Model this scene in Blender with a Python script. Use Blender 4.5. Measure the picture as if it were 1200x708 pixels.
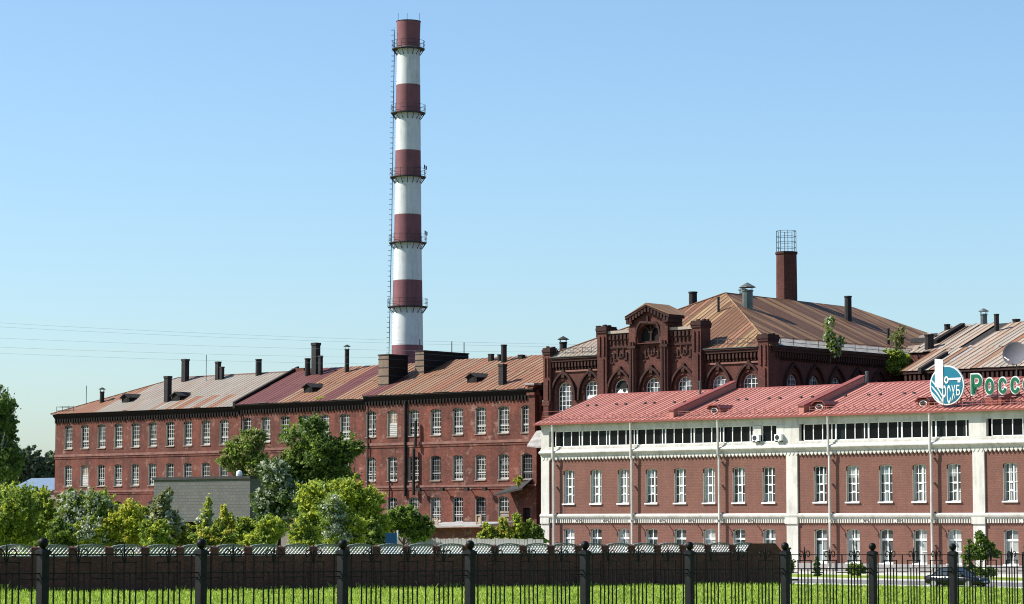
import bpy, bmesh, math, random
from mathutils import Vector, Matrix, noise
from mathutils.geometry import tessellate_polygon
import numpy as np
random.seed(7); R = random.Random(11)
for o in list(bpy.data.objects): bpy.data.objects.remove(o)
S = bpy.context.scene
COL = S.collection
# ------------------------------------------------------------------ camera
F, CX, CY, HOR, HC = 3100., 600., 354., 612., 4.5
TH = math.atan((HOR-CY)/F); CT, ST = math.cos(TH), math.sin(TH)
cam = bpy.data.cameras.new('camera'); camo = bpy.data.objects.new('camera', cam); COL.objects.link(camo)
cam.sensor_width = 36; cam.lens = F/1200*36; cam.clip_end = 8000; cam.clip_start = 1
camo.location = (0, 0, HC); camo.rotation_euler = (math.pi/2+TH, 0, 0)
S.camera = camo
# ------------------------------------------------------------------ light
SUN_EL = math.radians(43)
SUN_AZ = math.atan2(.052, -.9987)
to_sun = Vector((math.cos(SUN_EL)*math.cos(SUN_AZ), math.cos(SUN_EL)*math.sin(SUN_AZ), math.sin(SUN_EL)))
w = bpy.data.worlds.new('World'); S.world = w; w.use_nodes = True
nt = w.node_tree; bg = nt.nodes['Background']
sky = nt.nodes.new('ShaderNodeTexSky'); sky.sky_type = 'NISHITA'; sky.sun_disc = False
sky.sun_elevation = SUN_EL; sky.sun_rotation = math.radians(-87)
sky.altitude = 0; sky.air_density = 1.0; sky.dust_density = 1.0; sky.ozone_density = 6.0
wb = nt.nodes.new('ShaderNodeMix'); wb.data_type = 'RGBA'; wb.blend_type = 'MULTIPLY'; wb.inputs[0].default_value = 1; wb.inputs[7].default_value = (.981, 1, .946, 1)   # white balance
nt.links.new(sky.outputs[0], wb.inputs[6]); nt.links.new(wb.outputs[2], bg.inputs[0]); bg.inputs[1].default_value = .1092
sl = bpy.data.lights.new('sun', 'SUN'); sl.energy = 5.0; sl.angle = math.radians(.5); sl.color = (1, .955, .88)
so = bpy.data.objects.new('sun', sl); COL.objects.link(so)
so.rotation_euler = to_sun.to_track_quat('Z', 'Y').to_euler(); so.location = (-60, 0, 80)
S.view_settings.view_transform = 'Standard'; S.view_settings.look = 'None'
S.view_settings.gamma = 1; S.view_settings.exposure = .83; S.view_settings.use_curve_mapping = False
S.render.engine = 'CYCLES'; S.cycles.filter_width = 1.05
S.render.resolution_x = 1024; S.render.resolution_y = 604
# ------------------------------------------------------------------ survey helpers (photo measurements -> metres)
AX = Vector((.7475, -.6643)); BX = Vector((.6643, .7475)); ROT = math.atan2(AX.y, AX.x)
def ray(px, py):
    s = (CY-py)/F
    return Vector(((px-CX)/F, CT-s*ST, ST+s*CT))
def at(px, py, y):
    r = ray(px, py); k = y/r.y; return Vector((r.x*k, y, HC+r.z*k))
class Frame:
    def __init__(s, px, y, ax=AX, bx=BX):
        p = at(px, HOR, y); s.o = Vector((p.x, p.y)); s.ax = ax; s.bx = bx; s.rot = math.atan2(ax.y, ax.x)
    def loc(s, p): d = Vector((p[0], p[1]))-s.o; return Vector((d.dot(s.ax), d.dot(s.bx), p[2]))
    def world(s, a, b, z): q = s.o+s.ax*a+s.bx*b; return Vector((q.x, q.y, z))
    def hit(s, px, py, b=0):
        r = ray(px, py); k = (s.o.dot(s.bx)+b)/(r.x*s.bx.x+r.y*s.bx.y)
        p = s.loc((r.x*k, r.y*k, HC+r.z*k)); return p.x, p.z
    def hita(s, px, py, a):
        r = ray(px, py); k = (s.o.dot(s.ax)+a)/(r.x*s.ax.x+r.y*s.ax.y)
        p = s.loc((r.x*k, r.y*k, HC+r.z*k)); return p.y, p.z
    def plane(s, px, py, p0, n):
        r = ray(px, py); c = s.loc((0, 0, HC)); q = s.loc((r.x, r.y, r.z)); q = Vector((r.x*s.ax.x+r.y*s.ax.y, r.x*s.bx.x+r.y*s.bx.y, r.z))
        p0 = Vector(p0); n = Vector(n); k = (p0-c).dot(n)/q.dot(n); return c+q*k
def smooth(x, a, b):
    t = min(1, max(0, (x-a)/(b-a))); return t*t*(3-2*t)
BK = Frame(636, 265.5); LF = Frame(632, 295); CE = Frame(642, 290)
# ------------------------------------------------------------------ mesh helpers
def link(o, parent=None):
    COL.objects.link(o)
    if parent is not None: o.parent = parent
    return o
class MB:
    def __init__(s): s.v = []; s.f = []
    def add(s, vs, fs):
        n = len(s.v); s.v += [tuple(v) for v in vs]; s.f += [tuple(i+n for i in f) for f in fs]; return s
    def box(s, x0, x1, y0, y1, z0, z1):
        return s.add([(x0,y0,z0),(x1,y0,z0),(x1,y1,z0),(x0,y1,z0),(x0,y0,z1),(x1,y0,z1),(x1,y1,z1),(x0,y1,z1)],
              [(3,2,1,0),(4,5,6,7),(0,1,5,4),(1,2,6,5),(2,3,7,6),(3,0,4,7)])
    def quad(s, *p): return s.add(p, [tuple(range(len(p)))])
    def prism(s, poly, y0, y1, cap=True):          # poly of (x,z), extruded along y
        n = len(poly); vs = [(x, y0, z) for x, z in poly]+[(x, y1, z) for x, z in poly]
        fs = [(i, (i+1) % n, n+(i+1) % n, n+i) for i in range(n)]
        if cap: fs += [tuple(range(n)), tuple(range(2*n-1, n-1, -1))]
        return s.add(vs, fs)
    def prism_x(s, poly, x0, x1):                  # poly of (y,z), extruded along x
        n = len(poly); vs = [(x0, y, z) for y, z in poly]+[(x1, y, z) for y, z in poly]
        return s.add(vs, [(i, (i+1) % n, n+(i+1) % n, n+i) for i in range(n)]+[tuple(range(n)), tuple(range(2*n-1, n-1, -1))])
    def tube(s, p, q, r, n=6, r2=None, cap=True):
        p = Vector(p); q = Vector(q); d = (q-p)
        if d.length < 1e-6: return s
        d.normalize(); u = d.orthogonal().normalized(); v = d.cross(u); r2 = r if r2 is None else r2
        a = [p+(u*math.cos(t)+v*math.sin(t))*r for t in [2*math.pi*i/n for i in range(n)]]
        b = [q+(u*math.cos(t)+v*math.sin(t))*r2 for t in [2*math.pi*i/n for i in range(n)]]
        fs = [(i, (i+1) % n, n+(i+1) % n, n+i) for i in range(n)]
        if cap: fs += [tuple(range(n-1, -1, -1)), tuple(range(n, 2*n))]
        return s.add(a+b, fs)
    def path(s, pts, r, n=5):
        for p, q in zip(pts, pts[1:]): s.tube(p, q, r, n)
        return s
    def lathe(s, prof, n=24, c=(0, 0)):            # prof of (r,z)
        k = len(prof); vs = []
        for r, z in prof:
            for i in range(n):
                t = 2*math.pi*i/n; vs.append((c[0]+r*math.cos(t), c[1]+r*math.sin(t), z))
        fs = [(j*n+i, j*n+(i+1) % n, (j+1)*n+(i+1) % n, (j+1)*n+i) for j in range(k-1) for i in range(n)]
        fs += [tuple(range(n-1, -1, -1)), tuple(range((k-1)*n, k*n))]
        return s.add(vs, fs)
    def mesh(s, name, mat, smooth=False):
        m = bpy.data.meshes.new(name); m.from_pydata(s.v, [], s.f); m.materials.append(M[mat])
        bm = bmesh.new(); bm.from_mesh(m); bmesh.ops.recalc_face_normals(bm, faces=bm.faces); bm.to_mesh(m); bm.free()
        if smooth: m.shade_smooth()
        return m
    def build(s, name, mat, parent=None, loc=None, smooth=False, kind=None):
        o = bpy.data.objects.new(name, s.mesh(name, mat, smooth)); link(o, parent)
        if loc is not None: o.location = loc
        if kind: o['kind'] = kind
        return o
def inst(mesh, name, parent, loc, rot=None):
    o = bpy.data.objects.new(name, mesh); link(o, parent); o.location = loc
    if rot: o.rotation_euler = rot
    return o
def thing(name, label, cat, loc=(0, 0, 0), rz=0, group=None):
    o = bpy.data.objects.new(name, None); link(o); o.location = loc; o.rotation_euler = (0, 0, rz); o.empty_display_size = .5
    return tag(o, label, cat, group)
def tag(o, label, cat, group=None):
    o['label'] = label; o['category'] = cat
    if group: o['group'] = group
    return o
def fthing(fr, name, label, cat, a=0, b=0, z=0, group=None): return thing(name, label, cat, fr.world(a, b, z), fr.rot, group)
def arch(c, w, z0, z1, rise, n=8):
    """opening outline with an arched head"""
    p = [(c-w/2, z0), (c+w/2, z0), (c+w/2, z1-rise)]
    h = w/2
    if rise >= h*.98: rad, zc = h, z1-h
    else: rad = (h*h+rise*rise)/(2*rise); zc = z1-rad
    t0 = math.asin(min(1, h/rad))
    for i in range(1, n): t = t0-2*t0*i/n; p.append((c+rad*math.sin(t), zc+rad*math.cos(t)))
    p.append((c-w/2, z1-rise)); return p
def wall_holes(mb, x0, x1, z0, z1, holes, depth, y=0):
    """front face at y with real openings and their reveals"""
    loops = [[Vector((x0, z0, 0)), Vector((x1, z0, 0)), Vector((x1, z1, 0)), Vector((x0, z1, 0))]]+[[Vector((a, b, 0)) for a, b in h] for h in holes]
    fl = [v for l in loops for v in l]; tris = tessellate_polygon(loops)
    mb.add([(v.x, y, v.y) for v in fl], [tuple(t) for t in tris])
    for h in holes:
        n = len(h); mb.add([(a, y, b) for a, b in h]+[(a, y+depth, b) for a, b in h], [(i, (i+1) % n, n+(i+1) % n, n+i) for i in range(n)])
# ------------------------------------------------------------------ materials
M = {}
def mat(name, rough=.8, metal=0, spec=.3):
    m = bpy.data.materials.new(name); m.use_nodes = True; M[name] = m
    b = m.node_tree.nodes['Principled BSDF']; b.inputs['Roughness'].default_value = rough; b.inputs['Metallic'].default_value = metal
    b.inputs['Specular IOR Level'].default_value = spec
    return m, m.node_tree, b
class NG:
    def __init__(s, t): s.t = t
    def n(s, kind, **kw):
        x = s.t.nodes.new(kind)
        for k, v in kw.items():
            if hasattr(x, k): setattr(x, k, v)
            else: x.inputs[k.replace('_', ' ')].default_value = v
        return x
    def l(s, a, b): s.t.links.new(a, b)
    def obj(s): return s.n('ShaderNodeTexCoord').outputs['Object']
    def mapping(s, src, scale=(1, 1, 1)):
        m = s.n('ShaderNodeMapping'); m.inputs['Scale'].default_value = scale; s.l(src, m.inputs[0]); return m.outputs[0]
    def noise(s, src, scale, detail=4, rough=.6):
        x = s.n('ShaderNodeTexNoise'); x.inputs['Scale'].default_value = scale; x.inputs['Detail'].default_value = detail; x.inputs['Roughness'].default_value = rough
        if src is not None: s.l(src, x.inputs['Vector'])
        return x.outputs['Fac']
    def ramp(s, src, stops):
        x = s.n('ShaderNodeValToRGB'); e = x.color_ramp.elements
        while len(e) < len(stops): e.new(.5)
        for i, (p, c) in enumerate(stops): e[i].position = p; e[i].color = (*c, 1) if len(c) == 3 else c
        s.l(src, x.inputs[0]); return x.outputs[0]
    def mix(s, fac, a, b, blend='MIX'):
        x = s.n('ShaderNodeMix'); x.data_type = 'RGBA'; x.blend_type = blend
        for i, v in ((0, fac), (6, a), (7, b)):
            if isinstance(v, (int, float)): x.inputs[i].default_value = v
            elif isinstance(v, tuple): x.inputs[i].default_value = (*v, 1)
            else: s.l(v, x.inputs[i])
        return x.outputs[2]
    def math(s, op, a, b=0.):
        x = s.n('ShaderNodeMath', operation=op)
        for i, v in ((0, a), (1, b)):
            if isinstance(v, (int, float)): x.inputs[i].default_value = v
            else: s.l(v, x.inputs[i])
        return x.outputs[0]
    def bump(s, src, bsdf, strength=.3, dist=.02):
        x = s.n('ShaderNodeBump'); x.inputs['Strength'].default_value = strength; x.inputs['Distance'].default_value = dist
        s.l(src, x.inputs['Height']); s.l(x.outputs[0], bsdf.inputs['Normal'])
def plain(name, c, rough=.7, metal=0, var=.25, scale=2., spec=.3):
    m, t, b = mat(name, rough, metal, spec); g = NG(t); o = g.obj()
    n = g.noise(o, scale, 5); d = tuple(x*(1-var) for x in c); u = tuple(min(1, x*(1+var*.6)) for x in c)
    g.l(g.ramp(n, [(.3, d), (.7, u)]), b.inputs['Base Color']); return m
def stained(name, c, d, rough=.75):
    m, t, b = mat(name, rough, 0, .25); g = NG(t); o = g.obj()
    st = g.noise(g.mapping(o, (2.2, 2.2, .25)), 1., 6, .7); bl = g.noise(o, .7, 5, .65); fi = g.noise(o, 5., 4, .7)
    f = g.math('MULTIPLY', g.ramp(g.math('ADD', g.math('MULTIPLY', st, .6), g.math('MULTIPLY', bl, .4)), [(.46, (0, 0, 0)), (.64, (1, 1, 1))]), .8)
    col = g.mix(f, c, d); g.l(g.mix(g.math('MULTIPLY', fi, .22), col, d), b.inputs['Base Color']); return m
def brick(name, c1, c2, mortar, dirt, dirt_amt=.5, bump=.3, pale=None, streak=.4, size=(.26, .085, .007)):
    m, t, b = mat(name, .9, 0, .15); g = NG(t); o = g.obj()
    sx = g.n('ShaderNodeSeparateXYZ'); g.l(o, sx.inputs[0])
    cx = g.n('ShaderNodeCombineXYZ'); g.l(g.math('ADD', sx.outputs[0], sx.outputs[1]), cx.inputs[0]); g.l(sx.outputs[2], cx.inputs[1])
    bt = g.n('ShaderNodeTexBrick'); g.l(cx.outputs[0], bt.inputs['Vector'])
    for k, v in (('Scale', 1.), ('Mortar Size', size[2]), ('Mortar Smooth', .3), ('Bias', 0.), ('Brick Width', size[0]), ('Row Height', size[1])): bt.inputs[k].default_value = v
    bt.inputs['Color1'].default_value = (*c1, 1); bt.inputs['Color2'].default_value = (*c2, 1); bt.inputs['Mortar'].default_value = (*mortar, 1)
    big = g.noise(o, .35, 6, .65); fine = g.noise(o, 3.2, 5, .7)
    spk = g.noise(g.mapping(o, (1, 1, 2.6)), 5.5, 3, .8)                # brick-to-brick speckle
    col = g.mix(g.math('MULTIPLY', fine, .55), bt.outputs['Color'], g.mix(.5, c1, dirt))
    col = g.mix(g.math('MULTIPLY', g.ramp(spk, [(.42, (0, 0, 0)), (.62, (1, 1, 1))]), .55), col, dirt)
    col = g.mix(g.math('MULTIPLY', g.ramp(spk, [(.30, (1, 1, 1)), (.44, (0, 0, 0))]), .45), col, tuple(min(1, x*1.55+.012) for x in c1))
    vert = g.noise(g.mapping(o, (1.1, 1.1, .12)), 1., 5, .65)          # rain streaks
    f = g.ramp(vert, [(.45, (0, 0, 0)), (.72, (1, 1, 1))])
    col = g.mix(g.math('MULTIPLY', f, streak), col, dirt)
    f2 = g.ramp(big, [(.42, (0, 0, 0)), (.7, (1, 1, 1))])
    col = g.mix(g.math('MULTIPLY', f2, dirt_amt), col, dirt)
    if pale:
        f4 = g.ramp(g.noise(o, .22, 6, .7), [(.5, (0, 0, 0)), (.72, (1, 1, 1))]); col = g.mix(g.math('MULTIPLY', f4, .4), col, tuple(min(1, x*1.5) for x in c1))
        f3 = g.ramp(g.noise(o, .7, 8, .8), [(.54, (0, 0, 0)), (.66, (1, 1, 1))]); col = g.mix(g.math('MULTIPLY', f3, .7), col, pale)
    g.l(col, b.inputs['Base Color']); g.bump(g.mix(.5, bt.outputs['Fac'], fine), b, bump, .02); return m
def sheetmetal(name, base, rust, rust2, amount=.5, rough=.65, metal=0., along=1, objvar=.5, seam=0., st_w=.55):
    """roof sheet: streaks run down the slope (local y), each sheet a shade of its own"""
    m, t, b = mat(name, rough, metal, .3); g = NG(t); tc = g.n('ShaderNodeTexCoord'); o = tc.outputs['Object']
    oi = g.n('ShaderNodeObjectInfo'); ad = g.n('ShaderNodeVectorMath', operation='ADD'); g.l(o, ad.inputs[0]); g.l(oi.outputs['Location'], ad.inputs[1]); p = ad.outputs[0]
    st = g.noise(g.mapping(p, (3.2, .22, .22) if along else (.22, 3.2, .22)), 1., 6, .7); bl = g.noise(p, .4, 5, .6); fi = g.noise(p, 6, 4, .7)
    a = g.math('ADD', g.math('MULTIPLY', st, st_w), g.math('MULTIPLY', bl, 1-st_w))
    a = g.math('ADD', a, g.math('MULTIPLY', g.math('SUBTRACT', oi.outputs['Random'], .5), objvar*.35))
    c = 1-amount
    f = g.ramp(a, [(max(0, c-.16), (0, 0, 0)), (min(1, c+.12), (1, 1, 1))])
    rc = g.mix(g.ramp(fi, [(.35, (0, 0, 0)), (.65, (1, 1, 1))]), rust, rust2)
    col = g.mix(f, base, rc)
    if seam:                                                           # rust and dirt along the standing seam, with the seam's shading painted in
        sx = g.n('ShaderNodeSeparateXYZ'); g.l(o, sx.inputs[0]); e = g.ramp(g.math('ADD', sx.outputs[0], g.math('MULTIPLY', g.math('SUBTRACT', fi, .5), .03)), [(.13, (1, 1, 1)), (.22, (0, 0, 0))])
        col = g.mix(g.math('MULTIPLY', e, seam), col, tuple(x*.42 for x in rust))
    v = g.math('ADD', 1-.22*objvar, g.math('MULTIPLY', oi.outputs['Random'], .44*objvar)); vm = g.n('ShaderNodeVectorMath', operation='SCALE'); g.l(col, vm.inputs[0]); g.l(v, vm.inputs['Scale'])
    g.l(vm.outputs[0], b.inputs['Base Color']); g.bump(fi, b, .25, .02); return m
def pane(name, dark, pale, cw, ch, frac, rough=.12, spec=.3):
    """old glazing: every small pane has its own dust and tone"""
    m, t, b = mat(name, rough, 0, spec); g = NG(t); o = g.obj(); sx = g.n('ShaderNodeSeparateXYZ'); g.l(o, sx.inputs[0]); oi = g.n('ShaderNodeObjectInfo')
    cx = g.n('ShaderNodeCombineXYZ'); g.l(g.math('FLOOR', g.math('DIVIDE', sx.outputs[0], cw)), cx.inputs[0]); g.l(g.math('FLOOR', g.math('DIVIDE', sx.outputs[2], ch)), cx.inputs[1])
    g.l(g.math('MULTIPLY', oi.outputs['Random'], 97.), cx.inputs[2])
    wn = g.n('ShaderNodeTexWhiteNoise'); wn.noise_dimensions = '3D'; g.l(cx.outputs[0], wn.inputs['Vector'])
    f = g.ramp(wn.outputs['Value'], [(max(0, 1-frac-.12), (0, 0, 0)), (min(1, 1-frac+.12), (1, 1, 1))])
    c = g.mix(f, dark, pale)  # pale panes also carry reflected sky painted into their colour
    g.l(c, b.inputs['Base Color']); g.l(g.math('ADD', rough, g.math('MULTIPLY', f, .3)), b.inputs['Roughness']); return m
def leafmat(name, c, c2, trans=.35, ns=.8):
    m, t, b = mat(name, .55, 0, .3); g = NG(t); o = g.obj(); ge = g.n('ShaderNodeNewGeometry')
    f = g.math('ADD', g.math('MULTIPLY', ge.outputs['Random Per Island'], .6), g.math('MULTIPLY', g.noise(o, ns, 4), .5))
    col = g.ramp(f, [(.2, c), (.8, c2)]); g.l(col, b.inputs['Base Color'])
    tr = g.n('ShaderNodeBsdfTranslucent'); g.l(g.mix(.5, col, c2), tr.inputs[0]); ms = g.n('ShaderNodeMixShader'); ms.inputs[0].default_value = trans
    out = t.nodes['Material Output']; g.l(b.outputs[0], ms.inputs[1]); g.l(tr.outputs[0], ms.inputs[2]); g.l(ms.outputs[0], out.inputs['Surface']); return m
brick('mill_brick', (.215, .064, .042), (.135, .043, .031), (.17, .10, .08), (.036, .019, .017), .75, .35, pale=(.33, .19, .145), streak=.6, size=(.40, .14, .014))
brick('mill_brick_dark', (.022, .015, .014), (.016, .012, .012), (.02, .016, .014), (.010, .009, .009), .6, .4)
brick('hall_brick', (.175, .059, .044), (.10, .037, .030), (.115, .065, .052), (.030, .017, .015), .6, .4)
brick('hall_trim', (.085, .034, .028), (.048, .023, .020), (.07, .042, .035), (.02, .014, .013), .6, .4)
brick('bank_brick', (.205, .088, .064), (.155, .068, .051), (.235, .14, .11), (.10, .050, .041), .4, .2, streak=.35, size=(.42, .15, .016))
brick('wall_brick', (.165, .064, .047), (.09, .038, .03), (.11, .065, .052), (.045, .025, .02), .5, .4, size=(.3, .1, .012))
brick('grey_brick', (.12, .122, .12), (.085, .088, .088), (.045, .045, .045), (.08, .08, .075), .35, .4, size=(.5, .24, .022))
brick('shaft_brick_lit', (.30, .23, .17), (.20, .14, .10), (.22, .18, .15), (.10, .065, .05), .5, .5)
stained('bank_white', (.55, .53, .49), (.33, .31, .27))
plain('window_white', (.70, .70, .68), .5, var=.06)
plain('reveal_plaster', (.42, .39, .33), .85, var=.15)
plain('old_frame', (.42, .41, .38), .8, var=.35, scale=4)
plain('string_pale', (.20, .095, .075), .9, var=.35, scale=1.2)
plain('sill_pale', (.24, .19, .155), .9, var=.3, scale=3)
plain('plinth', (.27, .25, .24), .85, var=.15)
plain('bank_red_trim', (.21, .056, .044), .5, var=.15)
plain('black_iron', (.005, .005, .0055), .5, 0, .3, 8, .12)
plain('post_iron', (.012, .013, .0145), .6, 0, .5, 9, .12)
plain('dark_steel', (.035, .035, .038), .6, .2, .4)
plain('soot_pipe', (.024, .021, .020), .85, 0, .5, 1.5)
plain('zinc', (.10, .12, .115), .5, .4, .35, 1.5)
plain('ac_white', (.72, .73, .72), .5, var=.06)
plain('dark_void', (.008, .008, .009), .9, var=.2)  # near-black sheets that paint in the unlit depth of openings
plain('boards', (.34, .25, .18), .9, var=.35, scale=5)
stained('stack_red', (.20, .080, .088), (.12, .055, .060), .85)
stained('stack_white', (.60, .62, .615), (.42, .42, .40), .85)
plain('lattice_white', (.44, .455, .45), .6, var=.1)
plain('lattice_green', (.15, .165, .16), .6, var=.15)
plain('sign_green', (.0, .11, .05), .45, var=.05)
plain('sign_white', (.62, .63, .62), .45, var=.04)
plain('sign_teal', (.006, .135, .21), .45, var=.05)
plain('dish_grey', (.105, .105, .12), .95, 0, .08)
plain('car_paint', (.006, .007, .010), .16, .3, .1, 2, .6)
plain('car_glass', (.02, .025, .03), .05, 0, .1, 2, .8)
plain('tyre', (.015, .015, .015), .85)
plain('alloy', (.45, .46, .47), .35, .7, .1)
plain('lamp_clear', (.75, .76, .78), .15, .3, .1)
plain('lamp_red', (.35, .02, .02), .25)
plain('bark', (.10, .075, .055), .95, var=.4, scale=6)
plain('bark_birch', (.50, .48, .44), .9, var=.5, scale=4)
plain('asphalt', (.16, .155, .15), .9, var=.2, scale=.8)
plain('paving', (.40, .38, .35), .9, var=.15, scale=.8)
plain('kerb_stone', (.52, .51, .48), .85, var=.12, scale=1.)
plain('blue_roof', (.13, .18, .25), .5, .1, .2)
plain('house_wall', (.22, .17, .14), .9, var=.3)
plain('blue_sign', (.02, .10, .26), .5, var=.1)
plain('weathered_wood', (.22, .22, .215), .9, var=.35, scale=3)
plain('tar_roof', (.03, .03, .03), .9, var=.4)
plain('concrete_old', (.30, .285, .265), .9, var=.35, scale=1.2)
plain('wire', (.30, .33, .37), .6, .3, .1)
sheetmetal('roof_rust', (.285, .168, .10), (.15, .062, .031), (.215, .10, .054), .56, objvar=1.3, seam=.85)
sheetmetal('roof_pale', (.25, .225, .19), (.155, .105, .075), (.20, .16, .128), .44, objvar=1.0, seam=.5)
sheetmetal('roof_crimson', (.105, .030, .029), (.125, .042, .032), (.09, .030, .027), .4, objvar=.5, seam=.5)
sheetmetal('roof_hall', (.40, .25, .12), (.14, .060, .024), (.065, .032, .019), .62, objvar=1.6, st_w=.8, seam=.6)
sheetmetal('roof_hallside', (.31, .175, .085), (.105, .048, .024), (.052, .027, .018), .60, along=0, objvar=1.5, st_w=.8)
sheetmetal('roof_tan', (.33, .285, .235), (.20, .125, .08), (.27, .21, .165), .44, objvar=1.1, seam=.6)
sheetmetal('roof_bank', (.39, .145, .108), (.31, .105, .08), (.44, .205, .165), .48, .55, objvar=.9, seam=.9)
pane('pane_old', (.014, .016, .017), (.11, .118, .114), .405, .52, .28, .2, .2)
pane('pane_hall', (.018, .022, .026), (.13, .15, .165), .5, .515, .3, .15)
pane('pane_bank', (.03, .04, .042), (.22, .27, .27), .45, .82, .30, .06)
pane('pane_curtain', (.05, .06, .06), (.34, .36, .34), .24, 9., .55, .1)
pane('pane_blind', (.06, .065, .065), (.30, .31, .29), 9., 1.1, .5, .15)
pane('pane_strip', (.005, .006, .007), (.016, .019, .02), .9, 2., .25, .06, .06)
leafmat('leaf_dark', (.030, .068, .015), (.145, .215, .05), .4)
leafmat('leaf_mid', (.075, .135, .017), (.29, .38, .07), .45)
leafmat('leaf_lime', (.165, .235, .014), (.52, .57, .075), .5)
leafmat('leaf_yellow', (.24, .26, .022), (.60, .56, .10), .5)
leafmat('leaf_silver', (.10, .15, .06), (.60, .63, .50), .25)
leafmat('leaf_olive', (.08, .115, .025), (.30, .31, .11))
leafmat('leaf_far', (.08, .12, .065), (.17, .22, .12), .3)
leafmat('grass_blade', (.07, .14, .012), (.37, .49, .06), .4, .3)
m, t, b_ = mat('lawn', .95, 0, .1); g = NG(t); o_ = g.obj()
sx_ = g.n('ShaderNodeSeparateXYZ'); g.l(o_, sx_.inputs[0])
yard = g.math('ADD', g.math('MULTIPLY', sx_.outputs[0], BX.x), g.math('MULTIPLY', sx_.outputs[1], BX.y))
yard = g.math('GREATER_THAN', g.math('ADD', yard, g.math('MULTIPLY', g.noise(o_, .3, 4), 4.)), BK.o.dot(BX)-8.)            # trodden earth in the factory yards
gr_ = g.mix(g.ramp(g.noise(o_, .25, 5), [(.4, (0, 0, 0)), (.65, (1, 1, 1))]), (.12, .19, .022), (.27, .32, .05))
g.l(g.mix(yard, gr_, g.mix(g.noise(o_, .5, 5), (.10, .085, .065), (.15, .13, .10))), b_.inputs['Base Color']); g.bump(g.noise(o_, 5, 5), b_, .6, .1)
# ------------------------------------------------------------------ ground
def zt(x, y):
    """terrain height: raised street by the fence, falling to the level yard of the bank"""
    p = BK.loc((x, y, 0)); a, b = p.x, p.y
    pts = [(-400, 2.25), (-176, 2.25), (-151, 2.02), (-123, 1.26), (-79, .95), (-47, 0), (4000, 0)]
    z = 0
    for (b0, z0), (b1, z1) in zip(pts, pts[1:]):
        if b0 <= b <= b1: z = z0+(z1-z0)*(b-b0)/(b1-b0)
    z += 3.4*smooth(b, -30, 22)*smooth(-a, 1, 14)
    return z
def ground():
    xs = sorted(set([-4000, -2000, -1000, -600, -300]+list(range(-200, 205, 4))+[300, 600, 1000, 2000, 4000]))
    ys = sorted(set([-60, -30]+list(range(0, 420, 4))+[500, 700, 1000, 2000, 5000]))
    v = [(x, y, zt(x, y)) for y in ys for x in xs]; nx = len(xs)
    f = [(j*nx+i, j*nx+i+1, (j+1)*nx+i+1, (j+1)*nx+i) for j in range(len(ys)-1) for i in range(nx-1)]
    mb = MB(); mb.v = v; mb.f = f; return mb.build('ground', 'lawn', kind='structure')
ground()
def strip_world(name, matn, a0, a1, b0, b1, z0, z1):
    mb = MB().box(a0, a1, b0, b1, z0, z1); o = mb.build(name, matn, kind='structure'); p = BK.world(0, 0, 0); o.location = p; o.rotation_euler = (0, 0, ROT); return o
strip_world('road', 'asphalt', -60, 120, -43.6, -27, -.2, .01)
strip_world('kerb', 'kerb_stone', -60, 120, -44.3, -43.6, -.2, .14)
strip_world('kerb', 'kerb_stone', -60, 120, -27, -26.75, -.2, .13)
strip_world('pavement', 'paving', -2, 120, -10.5, -.3, -.2, .05)
strip_world('kerb', 'kerb_stone', -2, 120, -10.9, -10.5, -.2, .13)
# ------------------------------------------------------------------ roof sheets
SH = .075
def gable_sheets(root, roof, x0, x1, pitch, b0, z0, slope, runs, matf, jitter=.012):
    """standing-seam sheets, each an object; runs = list of (b_start,b_end)"""
    n = int(round((x1-x0)/pitch)); wd = (x1-x0)/n; cache = {}
    for j, (r0, r1) in enumerate(runs):
        for i in range(n):
            mn = matf(i, j, x0+wd*i)
            if mn is None: continue
            key = (j, mn)
            if key not in cache:
                mb = MB(); L = r1-r0; lift = .03*j
                mb.add([(0, 0, .02+lift), (wd-.02, 0, .02+lift), (wd-.02, L, .02+lift+L*slope), (0, L, .02+lift+L*slope), (0, 0, .05+lift), (wd-.02, 0, .05+lift), (wd-.02, L, .05+lift+L*slope), (0, L, .05+lift+L*slope)],
                       [(3, 2, 1, 0), (4, 5, 6, 7), (0, 1, 5, 4), (1, 2, 6, 5), (2, 3, 7, 6), (3, 0, 4, 7)])
                mb.add([(-.05, 0, lift), (.05, 0, lift), (.05, L, lift+L*slope), (-.05, L, lift+L*slope), (-.03, 0, SH+lift), (.03, 0, SH+lift), (.03, L, SH+lift+L*slope), (-.03, L, SH+lift+L*slope)],
                       [(3, 2, 1, 0), (4, 5, 6, 7), (0, 1, 5, 4), (1, 2, 6, 5), (2, 3, 7, 6), (3, 0, 4, 7)])
                cache[key] = mb.mesh('roof_sheet', mn)
            inst(cache[key], 'roof_sheet', roof, (x0+wd*i, r0, z0+(r0-b0)*slope+R.uniform(0, jitter)), (R.uniform(-jitter, jitter)*.15, R.uniform(-jitter, jitter), 0))
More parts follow.
